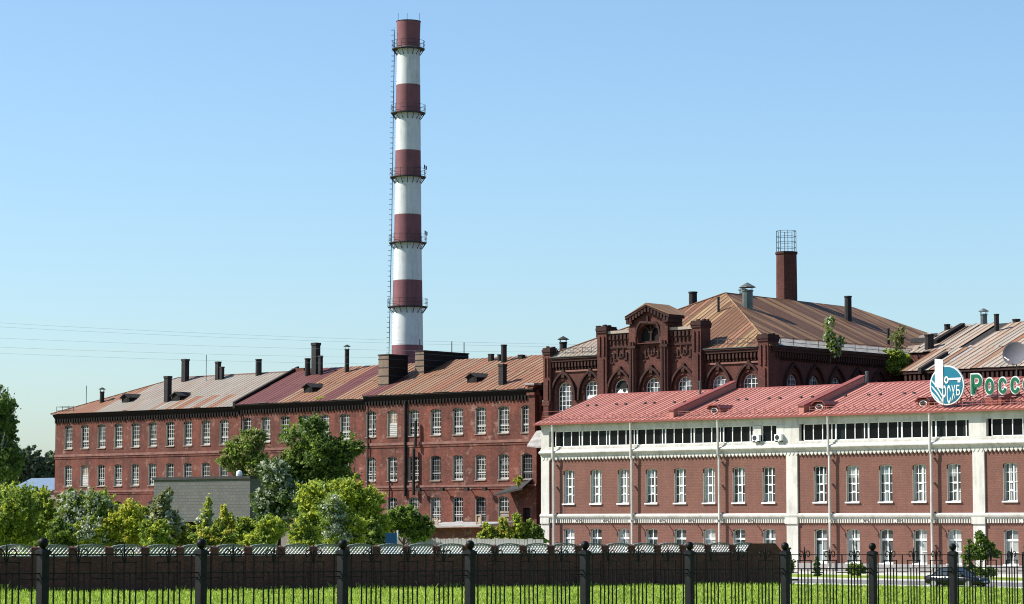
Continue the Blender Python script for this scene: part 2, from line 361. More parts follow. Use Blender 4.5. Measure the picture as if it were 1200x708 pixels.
def face_sheets(roof, P0, U, V, poly, pitch, matf):
    """strips along V on a plane (P0 + U*s + V*t), clipped to poly of (s,t)"""
    s0 = min(p[0] for p in poly); s1 = max(p[0] for p in poly); n = max(1, int((s1-s0)/pitch)); N = U.cross(V).normalized()
    if N.z < 0: N = -N
    def clip(pl, k, c, sign):
        out = []
        for i in range(len(pl)):
            p, q = pl[i], pl[(i+1) % len(pl)]; dp = sign*(p[0]-c); dq = sign*(q[0]-c)
            if dp >= 0: out.append(p)
            if dp*dq < 0: r = dp/(dp-dq); out.append((p[0]+(q[0]-p[0])*r, p[1]+(q[1]-p[1])*r))
        return out
    for i in range(n):
        a = s0+(s1-s0)*i/n; b = s0+(s1-s0)*(i+1)/n
        pl = clip(clip(poly, 0, a, 1), 0, b-.02, -1)
        if len(pl) < 3: continue
        c = (a, min(p[1] for p in pl)); O = P0+U*c[0]+V*c[1]
        lo = [P0+U*p[0]+V*p[1]-O+N*.02 for p in pl]; hi = [x+N*.035 for x in lo]; k = len(pl); mb = MB()
        mb.add(lo+hi, [tuple(range(k)), tuple(range(2*k-1, k-1, -1))]+[(q, (q+1) % k, k+(q+1) % k, k+q) for q in range(k)])
        tt = [p[1] for p in pl if p[0] < a+.05]
        if len(tt) >= 2:
            p = P0+U*a+V*min(tt)-O+N*.03; q = P0+U*a+V*max(tt)-O+N*.03
            if (q-p).length > .1: mb.tube(p, q, .055, 4)
        mb.build('roof_sheet', matf(i, n), roof, O)
def flue(root, x, y, z0, z1, r, n=10, cap=False, matn='soot_pipe', sq=False):
    mb = MB()
    if sq: mb.box(-r, r, -r, r, 0, z1-z0); mb.box(-r*1.15, r*1.15, -r*1.15, r*1.15, (z1-z0)*.93, z1-z0+.02)
    else: mb.lathe([(r, 0), (r*.97, z1-z0-.15), (r*1.1, z1-z0-.15), (r*1.1, z1-z0)], n)
    o = mb.build('flue', matn, root, (x, y, z0))
    if cap:
        c = MB().lathe([(r*1.55, 0), (r*1.5, .05), (.05, r*.9)], n)
        for k in range(4): c.tube((r*math.cos(k*1.57), r*math.sin(k*1.57), -.3), (r*1.2*math.cos(k*1.57), r*1.2*math.sin(k*1.57), .02), .03, 4)
        c.build('cowl', matn, o, (0, 0, z1-z0+.28))
    return o
# ------------------------------------------------------------------ windows
def grid_window(name, w, z0, z1, rise, cols, rows, fm, pm, bar=.05, fr=.09, arr=None):
    """frame mesh + pane mesh around local origin (bottom centre), front at y=0"""
    h = z1-z0; out = arch(0, w, 0, h, rise); k = fr
    inn = arch(0, w-2*k, k, h-k, max(.02, min(rise, (w-2*k)/2))*(w-2*k)/w)
    mb = MB(); n = len(out)
    mb.add([(x, 0, z) for x, z in out]+[(x, 0, z) for x, z in inn]+[(x, .1, z) for x, z in out]+[(x, .1, z) for x, z in inn],
           [(i, (i+1) % n, n+(i+1) % n, n+i) for i in range(n)]+[(n+i, n+(i+1) % n, 3*n+(i+1) % n, 3*n+i) for i in range(n)])
    def top(x):
        hw = w/2
        if rise >= hw*.98: rad, zc = hw, h-hw
        else: rad = (hw*hw+rise*rise)/(2*rise); zc = h-rad
        return zc+math.sqrt(max(0, rad*rad-x*x))
    for i in range(1, cols):
        x = -w/2+w*i/cols; bb = bar*(1.7 if (cols % 2 == 0 and i == cols//2) else 1); mb.box(x-bb/2, x+bb/2, .015, .075, k*.6, top(x)-k*.5)
    for j in range(1, rows):
        z = h*j/rows
        hw = w/2-k*.5
        if z > h-rise:
            for q in range(40):
                if top(hw) < z: hw -= w/80
        mb.box(-hw, hw, .02, .07, z-bar/2, z+bar/2)
    if arr: arr(mb, w, h)
    pn = MB(); pn.add([(x, .055, z) for x, z in out], [tuple(range(n))])
    return mb.mesh(name, fm), pn.mesh('pane', pm)
def put_window(root, fm, pm, x, z, y, sill=None, name='window', rot=None):
    o = inst(fm, name, root, (x, y, z), rot); inst(pm, 'pane', o, (0, 0, 0))
    if sill: inst(sill, 'sill', o, (0, -y, 0))
    return o
# ------------------------------------------------------------------ the bank building (right)
def bank():
    T = fthing(BK, 'bank_building', 'renovated red brick bank with white trim and bright red metal roof', 'building')
    L = 76.; ze = 14.25
    wins = [3.44+3.494*k for k in range(8)]+[33.7+3.57*k for k in range(5)]+[53.68+3.55*k for k in range(5)]+[74.2]
    pil = [(0, .96), (30.0, 31.25), (50.0, 51.2), (71.2, 72.4)]
    hw = 1.42
    # brick walls with openings, bay by bay
    mb = MB(); xs = sorted(wins); edges = [0]+[(p+q)/2 for p, q in zip(xs, xs[1:])]+[L]
    for c, e0, e1 in zip(xs, edges, edges[1:]):
        wall_holes(mb, e0, e1, .0, 11.0, [arch(c, hw, .85, 3.88, .13), arch(c, hw, 6.34, 9.66, .13)], .32)
    mb.build('wall', 'bank_brick', T)
    s = MB(); s.box(0, L, 19.2, 19.4, 0, ze); s.box(0, .2, .5, 19.4, 0, ze); s.box(L-.2, L, .5, 19.4, 0, ze)
    s.prism_x([(.3, ze), (19.3, ze), (9.6, 17.3)], 0.01, .2); s.prism_x([(.3, ze), (19.3, ze), (9.6, 17.3)], L-.2, L-.01); s.build('rear_wall', 'bank_brick', T)
    MB().box(-.08, L, -.12, 0, -.1, .78).build('plinth', 'plinth', T)
    # light plaster reveals at the left jambs
    rv = MB().prism_x([(.0, 0), (.30, 0), (.30, 2.8), (.0, 2.8)], 0, .03); rvm = rv.mesh('reveal', 'reveal_plaster')
    for i, (x0, x1) in enumerate(pil):
        p = MB().box(x0-(.08 if i == 0 else 0), x1, -.16, .0, .0, 11.0); p.box(x0-.12, x1+.06, -.28, -.16, 4.35, 5.32); p.build('pilaster', 'bank_white', T)
    def arr(mb, w, h):
        mb.box(-w/6+.02, w/6-.02, -.02, .06, h*.26, h*.30); mb.box(-w/6+.0, w/6, -.02, .06, h*.47, h*.52)
        mb.box(w/6-.06, w/6+.06, -.02, .06, .06, h-.2)
    upv = []
    uf, up = grid_window('window', hw, 6.34, 9.66, .13, 3, 4, 'window_white', 'pane_bank', .06, .07, arr)
    lf_, lp = grid_window('window', hw, .85, 3.88, .13, 2, 1, 'window_white', 'pane_bank', .06, .07, lambda mb, w, h: (mb.box(-w/2+.05, w/2-.05, -.02, .07, h*.66, h*.72), mb.box(.08, w/2-.06, .0, .06, h*.33, h*.36)))
    sm = MB().box(-hw/2-.08, hw/2+.08, -.14, .1, -.13, .0).mesh('sill', 'window_white')
    cur = {}
    for c in wins:
        for z, f, p in ((.85, lf_, lp), (6.34, uf, up)):
            if p not in cur: cur[p] = [p]+[p.copy() for _ in range(2)]; [cur[p][i].materials.__setitem__(0, M[('pane_bank', 'pane_curtain', 'pane_blind')[i]]) for i in (1, 2)]
            o = put_window(T, f, cur[p][R.choice((0, 0, 0, 1, 1, 2))], c, z, .24, sm); inst(rvm, 'reveal', o, (-hw/2+.001, -.235, .02))
    # string course and cornice, profiled
    def profile(name, pts): MB().prism_x(pts, -.12, L).build(name, 'bank_white', T)
    profile('string_course', [(0, 4.78), (-.14, 4.78), (-.14, 4.9), (-.3, 4.98), (-.34, 5.1), (-.34, 5.2), (-.2, 5.3), (0, 5.32)])
    profile('cornice', [(0, 11.0), (-.16, 11.0), (-.2, 11.18), (-.42, 11.25), (-.5, 11.36), (-.5, 11.46), (-.3, 11.6), (-.18, 11.66), (-.18, 11.78), (0, 11.8)])
    d = MB(); x = .05
    while x < L-.3: d.prism([(x, 11.0), (x+.34, 11.0), (x+.34, 10.84), (x+.17, 10.62), (x, 10.84)], -.20, -.0); x += .43
    d.build('cornice_tooth', 'bank_white', T, kind='stuff')
    d = MB(); x = .05
    while x < L-.3: d.box(x, x+.13, -.16, 0, 4.42, 4.78); x += .262
    d.build('course_dentil', 'bank_white', T, kind='stuff')
    # attic storey: white band, ribbon glazing
    a = MB(); a.box(-.1, L, -.1, .3, 11.8, 11.98); a.box(-.1, L, -.1, .3, 13.52, 14.1)
    a.box(-.1, L, -.22, -.1, 13.98, 14.2); a.build('attic_band', 'bank_white', T)
    MB().box(-.1, .9, -.1, .3, 11.98, 13.52).build('attic_pier', 'bank_white', T)
    for x0, x1 in pil[1:]: MB().box(x0-.35, x1+.2, -.105, .3, 11.98, 13.52).build('attic_pier', 'bank_white', T)
    bays = [(c-1.72, c+1.72) for c in wins[:8]]+[(c-1.75, c+1.75) for c in wins[8:]]
    aps = {}
    def attic(x0, x1, cut0, cut1, acs):
        key = (round(cut0, 2), round(cut1, 2), acs)
        if key not in aps:
            wd = x1-x0; fm = MB(); xs2 = [0, .86, 1.74, 2.62, 2.98, wd]
            xs2 = [0, 1.03, 2.06, 3.09, wd]; lo, hi = cut0-x0, cut1-x0
            fm.box(lo, hi, 0, .12, 0, .06); fm.box(lo, hi, 0, .12, 1.48, 1.54)
            for q in xs2:
                if lo-.02 <= q <= hi+.02: fm.box(q-.042, q+.042, -.02, .12, .06, 1.48)
            pm = MB().box(lo, hi, .06, .08, 0, 1.54)
            aps[key] = (fm.mesh('attic_window', 'window_white'), pm.mesh('pane', 'pane_strip'))
        f, p = aps[key]; o = inst(f, 'attic_window', T, (x0, .02, 11.98)); inst(p, 'pane', o, (0, 0, 0)); return o
    for x0, x1 in bays:
        c0, c1 = max(x0, .9), min(x1, L)
        for px0, px1 in pil[1:]:
            if x0 < px0-.35 < x1: c1 = px0-.35
            if x0 < px1+.2 < x1: c0 = px1+.2
        attic(x0, x1, c0, c1, 0)
    gaps = [(31.45, 31.95), (51.4, 51.93), (72.6, 72.45)]
    # air conditioners on the attic band
    for px in (888.6, 915):
        x = BK.hit(px, 512)[0]
        MB().box(x-.42, x+.42, -.12, .0, 12.6, 13.5).build('blank_panel', 'bank_white', T)
        u = MB().box(-.4, .4, -.36, 0, 0, .58); o = u.build('air_conditioner', 'ac_white', T, (x, -.13, 12.05))
        g_ = MB().lathe([(.23, 0), (.23, .02), (.05, .03)], 16); q = g_.build('fan_grille', 'dark_steel', o, (-.08, -.36, .29)); q.rotation_euler = (math.pi/2, 0, 0)
        MB().box(-.3, -.25, -.36, 0, -.12, 0).box(.25, .3, -.36, 0, -.12, 0).build('bracket', 'dark_steel', o)
    # rain pipes
    for x in (1.8, 11.8, 22.4, 35.0, 45.9, 56.8, 67.6):
        p = MB(); p.path([(x, -.58, 14.2), (x, -.56, 12.4)], .1, 8); p.path([(x, -.56, 12.4), (x, -.56, 10.9), (x+.05, -.46, 10.5), (x+.05, -.46, .5), (x+.05, -.66, .25)], .115, 8)
        p.lathe([(.1, 14.0), (.16, 14.06), (.17, 14.25), (.1, 14.26)], 8, (x, -.58)); o = p.build('rain_pipe', 'bank_white', T)
        for z in (2.5, 5.4, 8.0, 10.2):
            MB().box(x-.06, x+.16, -.42, 0, z, z+.06).build('clip', 'bank_white', o)
    # wall lamps under the string course, between windows
    lm = MB(); lm.path([(0, 0, 0), (0, -.55, .12), (0, -.85, .02)], .06, 5); lm.prism([(-.18, -.12), (.18, -.12), (.12, .12), (-.12, .12)], -1.1, -.72)
    lmm = lm.mesh('wall_lamp', 'bank_white')
    pipes = (1.8, 11.8, 22.4, 35.0, 45.9, 56.8, 67.6)
    for p, q in zip(wins, wins[1:]):
        x = (p+q)/2
        if q-p < 4: inst(lmm, 'wall_lamp', T, (x, -.1, 4.62))
    # roof
    z0, b0, br, sl = 14.28, -.65, 9.6, (17.55-14.28)/10.25
    rf = MB().prism_x([(b0, z0-.1), (b0, z0), (br, z0+(br-b0)*sl), (2*br-b0, z0), (2*br-b0, z0-.1)], -.6, L+.3).build('roof', 'bank_red_trim', T)
    fw = [16.2, BK.hit(937, 487)[0], 46.6, 62.]
    gable_sheets(T, rf, -.6, L+.3, .56, b0-.03, z0, sl, [(b0-.03, br)], lambda i, j, x: 'roof_bank', .006)
    MB().prism([(br-.2, z0+10.25*sl-.05), (br+.2, z0+10.25*sl-.05), (br, z0+10.25*sl+.16)], 0, 1) if False else None
    MB().prism_x([(br-.22, z0+10.25*sl-.02), (br, z0+10.25*sl+.14), (br+.22, z0+10.25*sl-.02), (br, z0+10.2*sl-.1)], -.6, L+.3).build('ridge_cap', 'bank_red_trim', rf)
    MB().box(-.62, L+.3, b0-.12, b0-.02, z0-.12, z0+.06).build('gutter', 'bank_red_trim', rf)
    def zr(b): return z0+(b-b0)*sl
    for k, x in enumerate(fw[:2]+[fw[3]]):
        f = MB().prism_x([(-.1, zr(-.1)-.1), (-.1, zr(-.1)+.75), (br+.3, zr(br)+.85), (br+.3, zr(br)-.1)], x, x+.55); o = f.build('fire_wall', 'roof_bank', rf)
        MB().prism_x([(-.2, zr(-.1)+.72), (-.2, zr(-.1)+.82), (br+.4, zr(br)+.93), (br+.4, zr(br)+.83)], x-.08, x+.63).build('coping', 'bank_red_trim', rf)
    # low service box behind the lettering
    MB().prism_x([(.4, zr(.4)-.1), (.4, zr(.4)+.8), (3.6, zr(3.6)+.55), (3.6, zr(3.6)-.1)], 51.0, 52.6).build('roof_box', 'bank_red_trim', rf)
    # lucarnes with oval vents
    for px in (838, 961, 1083):
        x = BK.hit(px, 480, 1.)[0]; d = MB(); zb = zr(.9)
        d.prism([(-.62, -.15), (.62, -.15), (.62, .5), (.35, .72), (-.35, .72), (-.62, .5)], 0, 2.6); o = d.build('lucarne', 'bank_red_trim', rf, (x, .9, zb))
        r = MB(); pts = [(.42*math.cos(t), .27*math.sin(t)) for t in [2*math.pi*i/14 for i in range(14)]]; r.prism(pts, -.06, 0); r.build('vent_ring', 'window_white', rf, (x, .9, zb+.32))
        MB().prism([(p*.78, q*.74) for p, q in pts], -.09, -.06).build('vent_opening', 'dark_void', rf, (x, .9, zb+.32))
        MB().prism([(-.8, .48), (-.42, .8), (.42, .8), (.8, .48), (.8, .56), (.45, .9), (-.45, .9), (-.8, .56)], -.25, 2.4).build('lucarne_hood', 'bank_red_trim', rf, (x, .9, zb))
    # snow guards: low railing along the eaves, stops higher up
    spans = [(-.2, fw[0]-.3), (fw[0]+1, fw[1]-.3), (fw[1]+1, 61.5), (63, L)]
    for x0, x1 in spans:
        s_ = MB(); n = int((x1-x0)/.95)
        for bb, hh in ((.15, .32), (.15, .55)): s_.tube((x0, bb, zr(bb)+hh), (x1, bb, zr(bb)+hh), .022, 4)
        for i in range(n+1):
            x = x0+(x1-x0)*i/n; s_.tube((x, .15, zr(.15)), (x, .15, zr(.15)+.6), .026, 4); s_.tube((x, .15, zr(.15)+.58), (x, .85, zr(.85)+.02), .024, 4)
        s_.build('snow_guard', 'roof_bank', rf)
    st_ = MB()
    for i in range(60):
        x = 1.2+i*1.27+R.uniform(-.2, .2)
        if i % 3 != 2: st_.box(x, x+.22, 5.2, 5.42, zr(5.2)+.02, zr(5.2)+.26)
    st_.build('snow_stop', 'dark_steel', rf, kind='stuff')
    flue(rf, BK.hita(778, 462, 16)[0]*0+13.6, 8.2, zr(8.2)-.1, zr(8.2)+1.4, .13, 8, matn='zinc'); flue(rf, BK.hit(1016, 440, 10.5)[0], 10.5, zr(9)-.1, zr(9)+1.5, .15, 8, matn='zinc')
    hs = MB().path([(-.3, .4, zr(.4)), (-.3, .4, zr(.4)+.95), (2.2, .4, zr(.4)+.95), (2.2, .4, zr(.4))], .03, 4); hs.path([(-.3, .4, zr(.4)+.5), (2.2, .4, zr(.4)+.5)], .025, 4); hs.build('corner_rail', 'bank_red_trim', rf)
    return T, zr
BANK, BZR = bank()
# ------------------------------------------------------------------ signs on the bank roof
def text_mesh(ch, size, ext, off=0., shear=0):
    c = bpy.data.curves.new('t', 'FONT'); c.body = ch; c.size = size; c.extrude = ext; c.offset = off; c.align_x = 'CENTER'; c.resolution_u = 6; c.shear = shear
    o = bpy.data.objects.new('t', c); COL.objects.link(o); dg = bpy.context.evaluated_depsgraph_get(); m = bpy.data.meshes.new_from_object(o.evaluated_get(dg)); bpy.data.objects.remove(o); return m
def sign():
    bz = .15; T = fthing(BK, 'letter_sign', 'big green Cyrillic letters with white outlines on the red roof beside the round emblem', 'sign', 48.5, bz, BZR(bz))
    x0 = 48.5
    specs = [('Р', 1136.8, 1152.6), ('о', 1153, 1166.6), ('с', 1168.5, 1181.4), ('с', 1182.6, 1196.6), ('е', 1197.4, 1210.8)]
    zb = BK.hit(1166, 460.6, bz)[1]-BZR(bz); zt_ = BK.hit(1144, 439.4, bz)[1]-BZR(bz)
    for ch, p0, p1 in specs:
        a0 = BK.hit(p0, 450, bz)[0]-x0; a1 = BK.hit(p1, 450, bz)[0]-x0
        for nm, mt, off, y, e in (('letter', 'sign_green', .045, -.085, .03), ('letter_outline', 'sign_white', .16, 0, .05)):
            m = text_mesh(ch, 1., .05, 0)
            co = [v.co for v in m.vertices]; xa = min(v.x for v in co); xb = max(v.x for v in co)
            capm = text_mesh('Р', 1., .05, 0); cap = max(v.co.y for v in capm.vertices); sy = (zt_-zb)/cap; sx = (a1-a0-.42)/(xb-xa)
            m2 = text_mesh(ch, 1., e/sy, off/sy); m2.materials.clear(); m2.materials.append(M[mt])
            xc = (xa+xb)/2
            for v in m2.vertices: v.co = ((v.co.x-xc)*sx, -v.co.z*sy, v.co.y*sy)
            o = inst(m2, nm, T, ((a0+a1)/2, y, zb))
    f = MB(); xe = BK.hit(1216, 450, bz)[0]-x0
    for z in (zb-.35, zb+.9): f.tube((-.4, .25, z), (xe, .25, z), .04, 5)
    for i in range(7):
        x = -.3+i*(xe+.2)/6; f.tube((x, .25, .0), (x, .25, zb+1.2), .045, 5); f.tube((x, .25, zb+.8), (x+.2, 2.2, BZR(bz+2.2)-BZR(bz)), .04, 5)
        if i < 6: f.tube((x, .25, 0), (x+xe/6, .25, zb-.3), .03, 4); f.tube((x+xe/6, .25, 0), (x, .25, zb-.3), .03, 4)
    f.build('support_frame', 'bank_red_trim', T)
    # round emblem
    a, z = BK.hit(1109.4, 451.6, bz-.2); r = .5*(BK.hit(1129.4, 452, bz-.2)[0]-BK.hit(1089.4, 452, bz-.2)[0])
    E_ = fthing(BK, 'round_sign', 'round teal and white bank emblem with key and wheat on roof frame', 'sign', a, bz-.2, BZR(bz)); dz = z-BZR(bz)
    def disc(rad, y0, y1, name, mt, n=40): return MB().prism([(rad*math.cos(2*math.pi*i/n), rad*math.sin(2*math.pi*i/n)) for i in range(n)], y0, y1).build(name, mt, E_, (0, 0, dz))
    disc(r, 0, .2, 'backing_disc', 'sign_white'); disc(r*.93, -.02, 0, 'emblem_field', 'sign_teal')
    def inside(pts): return [(p*min(1, .92*r/max(1e-6, math.hypot(p, q))) if math.hypot(p, q) > .92*r else p, q*min(1, .92*r/max(1e-6, math.hypot(p, q))) if math.hypot(p, q) > .92*r else q) for p, q in pts]
    tw = MB().prism([(-.66*r, -.06*r), (-.18*r, -.18*r), (-.18*r, 1.3*r), (-.66*r, 1.36*r)], -.08, -.02); tw.build('emblem_tower', 'sign_white', E_, (0, 0, dz))
    for k in range(3):       # sweeping wheat leaves, lower left
        o_ = -.1*r-.30*r*k
        pts = []
        for i in range(9):
            t = i/8; pts.append((-.88*r+(.70+.02*k)*r*t, o_+.34*r-.72*r*t-.2*r*t*t))
        top = [(x, y+.13*r*(1-abs(2*i/8-1)*.4)) for i, (x, y) in enumerate(pts)]
        poly = inside(pts)+inside(top)[::-1]
        MB().prism(poly, -.05, -.02).build('emblem_leaf', 'sign_white', E_, (0, 0, dz))
    ky = MB(); n = 16
    for i in range(n):
        t0, t1 = 2*math.pi*i/n, 2*math.pi*(i+1)/n; q = lambda t, rr: (.0*r+rr*.13*r*math.cos(t), .27*r+rr*.19*r*math.sin(t))
        ky.prism([q(t0, 1), q(t1, 1), q(t1, .5), q(t0, .5)], -.06, -.02)
    ky.box(.12*r, .86*r, -.06, -.02, .25*r, .36*r); ky.box(.66*r, .82*r, -.06, -.02, .12*r, .25*r); ky.build('emblem_key', 'sign_white', E_, (0, 0, dz))
    fb = MB(); fb.prism(inside([(-.28*r, .02*r), (.86*r, .02*r), (.9*r, -.1*r), (.72*r, -.5*r), (.3*r, -.9*r), (-.28*r, -.95*r)]), -.03, -.02).build('emblem_lettering_field', 'sign_teal', E_, (0, 0, dz))
    for i, ch in enumerate('РСХБ'):
        m2 = text_mesh(ch, 1., .02, .01); xs = [v.co.x for v in m2.vertices]; ys = [v.co.y for v in m2.vertices]; xa, xb, yb = min(xs), max(xs), max(ys)
        hh = (.92, .90, .76, .52)[i]*r; ww = .22*r; m2.materials.clear(); m2.materials.append(M['sign_white'])
        for v in m2.vertices: v.co = ((v.co.x-(xa+xb)/2)/(xb-xa)*ww, -v.co.z*.5, v.co.y/yb*hh)
        inst(m2, 'emblem_letter', E_, (-.14*r+.27*r*i, -.04, dz+.0*r-hh+.0))
    f = MB()
    for x in (-.7*r, 0, .7*r): f.tube((x, .3, -.1), (x, .3, dz+.6*r), .05, 5); f.tube((x, .3, dz+.3*r), (x+.1, 2.4, BZR(bz+2.2)-BZR(bz)), .04, 5)
    for z_ in (.3, dz, ): f.tube((-r*.9, .3, z_), (r*1.1, .3, z_), .04, 5)
    f.build('support_frame', 'bank_red_trim', E_)
    # satellite dish
    a, z = BK.hit(1190, 415.5, 9.); D = fthing(BK, 'satellite_dish', 'large grey satellite dish above the green letters on the roof ridge', 'dish', a, 9., BZR(9.)); h = z-BZR(9.)
    rr = 1.12; prof = [(.01, 0)]+[(rr*i/8, .30*(i/8)**2) for i in range(1, 9)]+[(rr, .34)]+[(rr*i/8, .30*(i/8)**2+.04) for i in range(8, 0, -1)]
    d = MB().lathe(prof, 28).build('dish', 'dish_grey', D, (0, 0, h), smooth=True); d.rotation_euler = (math.radians(74), 0, math.radians(14))
    MB().tube((0, .15, 0), (0, .15, h), .06, 6).tube((0, .15, h-.3), (.3, .5, h-.8), .04, 5).build('mast', 'zinc', D)
    MB().path([(-1.0, -.45, h-.15), (-.15, -.95, h-.55), (0, -.3, h-1.05)], .035, 5).lathe([(.05, h-.62), (.09, h-.6), (.09, h-.48), (.04, h-.45)], 8, (-.15, -.95)).build('feed_arm', 'ac_white', D)
sign()
# ------------------------------------------------------------------ the long mill (left)
def mill():
    T = fthing(LF, 'mill_building', 'long weathered dark red brick mill with rusty metal roof and many flues', 'factory', z=3.2)
    Z = 3.2
    secs = [  # x0,x1, y, eave, windows, rows (z0,z1)
        (-85.2, -49.2, .0, 18.75, [-82.44+3.38*k for k in range(10)], [(14.15, 17.28), (9.2, 11.98), (4.6, 7.2)]),
        (-49.2, -26.75, -.25, 18.95, [-47.6+3.43*k for k in range(6)], [(14.3, 17.4), (9.25, 12.05), (4.6, 7.3)]),
        (-26.75, 0., -.45, 19.3, [-25.9+3.49*k for k in range(8)], [(14.5, 17.55), (9.3, 12.15), (4.55, 7.4)])]
    W = 1.62; br = 10.; zrg = 23.6; b0 = -.6
    def zroof(si, b): ze = secs[si][3]; return ze+(b-b0)*(zrg+(si-1)*.06-ze)/(br-b0)
    V = {}
    def var(h, kind):
        key = (round(h, 2), kind)
        if key in V: return V[key]
        pm = {'good': 'pane_old', 'broken': 'dark_void', 'board': 'boards', 'dark': 'dark_void'}[kind]
        rows = 6 if h > 3 else 5; rr = random.Random(len(V)+3)
        def arr(mb, w, hh):
            mb.box(-w/2+.05, w/2-.05, -.02, .08, hh*.26, hh*.31)
            if kind == 'good': mb.box(-w/2+.08, w/2-.08, .01, .05, .08, .22)
            if kind == 'board':
                for i in range(6): mb.box(-w/2+.06, w/2-.06, -.03, .02, .1+i*.24, .1+i*.24+.2)
        V[key] = grid_window('window', W, 0, h, .24, 4, rows, 'old_frame' if kind != 'dark' else 'weathered_wood', pm, .05 if kind != 'dark' else .03, .085, arr); return V[key]
    sill = MB().box(-W/2-.03, W/2+.03, -.1, .05, -.13, .0).mesh('sill', 'sill_pale')
    rev = MB().box(0, .05, 0, .2, .05, 2.7).mesh('reveal', 'reveal_plaster')
    bb = MB()
    for i in range(9): bb.box(-W/2+.1, W/2-.1, 0, .03, .1+i*.21, .28+i*.21)
    rb = random.Random(5)
    for si, (x0, x1, y, ze, ws, rows) in enumerate(secs):
        mb = MB(); ed = [x0]+[(p+q)/2 for p, q in zip(ws, ws[1:])]+[x1]; top = ze-.75
        for c, e0, e1 in zip(ws, ed, ed[1:]):
            holes = [arch(c, W, z0-Z, z1-Z, .24) for z0, z1 in rows]
            if si == 2 and c > -2: holes[2] = [(c-.55, 3.3-Z+.05), (c+.55, 3.3-Z+.05), (c+.55, 6.1-Z), (c-.55, 6.1-Z)]
            wall_holes(mb, e0, e1, 0., top-Z, holes, .34, y)
        mb.box(x0, x0+.05, y, y+1, 0, top-Z).box(x1-.05, x1, y, y+1, 0, top-Z)
        mb.build('wall', 'mill_brick', T)
        for ri, (z0, z1) in enumerate(rows):
            for ci, c in enumerate(ws):
                k = 'good'
                u = rb.random()
                if si == 2 and ri == 0 and ci == 1: k = 'board'
                elif si == 2 and ri == 0 and ci == 7: k = 'broken'
                elif si == 2 and ri == 1 and ci == 7: k = 'dark'
                elif si == 2 and ri == 2 and ci == 5: k = 'dark'
                elif si == 2 and ri == 2 and ci == 7: k = 'void'
                elif si == 0 and ri == 1 and ci in (2, 7): k = 'broken'
                elif u < .10: k = 'broken'
                elif u < .13: k = 'board'
                elif u < .17 and ri: k = 'dark'
                if k == 'void':
                    MB().box(c-.6, c+.6, y+.33, y+.36, .0, 3.0).build('doorway', 'dark_void', T); continue
                f, p = var(z1-z0, k); o = put_window(T, f, p, c, z0-Z, y+.22, sill)
                o.children[-1].location.y = -.22
                inst(rev, 'reveal', o, (-W/2+.002, -.2, 0))
                if si == 2 and ri == 2 and ci == 6:
                    for q in range(3): MB().box(-W/2+.05, W/2-.05, -.1, -.05, .1+q*.42, .36+q*.42).build('board', 'sill_pale', o)
        # ledges, cornice and corbels
        for zc, h in ((rows[0][0]-1.05, .3), (rows[1][0]-.8, .24)):
            MB().box(x0, x1, y-.14, y, zc-Z, zc+h-Z).build('ledge', 'string_pale', T); MB().box(x0, x1, y-.07, y, zc-.28-Z, zc-Z).build('ledge', 'mill_brick', T)
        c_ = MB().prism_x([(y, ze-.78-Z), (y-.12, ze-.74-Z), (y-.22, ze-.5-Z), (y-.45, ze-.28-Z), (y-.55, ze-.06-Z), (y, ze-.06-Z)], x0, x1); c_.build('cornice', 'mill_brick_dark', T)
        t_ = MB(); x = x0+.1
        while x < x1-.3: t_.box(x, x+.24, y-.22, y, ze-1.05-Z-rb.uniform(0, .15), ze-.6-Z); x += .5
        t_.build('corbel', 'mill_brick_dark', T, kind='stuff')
        # roof of this section
        sl = (zrg+(si-1)*.06-ze)/(br-b0); zz = ze-Z
        zt2 = zz+(br-b0)*sl; xl = x0-.25*(si == 0)
        if si == 0:
            xh = -72.; E0 = Vector((xl, b0+y-.05, zz)); rf = MB().add([E0, (x1, b0+y-.05, zz), (x1, br, zt2), (xh, br, zt2), (x1, 2*br, zz), (xl, 2*br, zz)], [(0, 1, 2, 3), (3, 2, 4, 5), (5, 0, 3)]).build('roof', 'soot_pipe', T)
            U = Vector((1, 0, 0)); Vv = Vector((0, br-b0+.05, zt2-zz)); hl = Vv.length; Vv.normalize(); f_ = .36; xm = (xh-xl)*f_
            face_sheets(rf, E0, U, Vv, [(0, 0), (x1-xl, 0), (x1-xl, hl*f_), (xm, hl*f_)], .76, lambda i, n: 'roof_rust' if (i < 12 or (i > 22 and R.random() < .22)) else 'roof_pale')
            face_sheets(rf, E0, U, Vv, [(xm, hl*f_+.02), (x1-xl, hl*f_+.02), (x1-xl, hl), (xh-xl, hl)], .76, lambda i, n: 'roof_rust' if i < 8 else 'roof_pale')
            MB().tube(E0+Vector((0, 0, .05)), (xh, br, zt2+.05), .1, 6).build('hip_cap', 'roof_rust', rf)
        else:
            rf = MB().prism_x([(b0+y, zz-.08), (b0+y, zz), (br, zt2), (2*br, zz-.08)], x0, x1).build('roof', 'soot_pipe', T)
            if si == 1: mf = lambda i, j, x: ('roof_crimson' if (x < -42.0+R.uniform(-.5, .5)+(1.0 if j else 0) or -35.5 < x < -32.5) else 'roof_rust')
            else: mf = lambda i, j, x: 'roof_crimson' if x < -25.2 and j == 0 else 'roof_rust'
            gable_sheets(T, rf, x0, x1, .76, b0+y-.05, zz, sl, [(b0+y-.05, 4.9), (4.8, br)], mf, .03)
        MB().prism_x([(br-.25, zz+(br-b0)*sl-.05), (br, zz+(br-b0)*sl+.14), (br+.25, zz+(br-b0)*sl-.05)], (-72. if si == 0 else x0), x1).build('ridge_cap', 'roof_rust', rf)
        # damaged eave edge
        for q in range(5 if si else 2):
            x = rb.uniform(x0+1, x1-2); MB().box(x, x+rb.uniform(.5, 1.8), b0+y-.1, b0+y+rb.uniform(.2, .6), zz+.1, zz+.16).build('loose_sheet', 'roof_tan', rf)
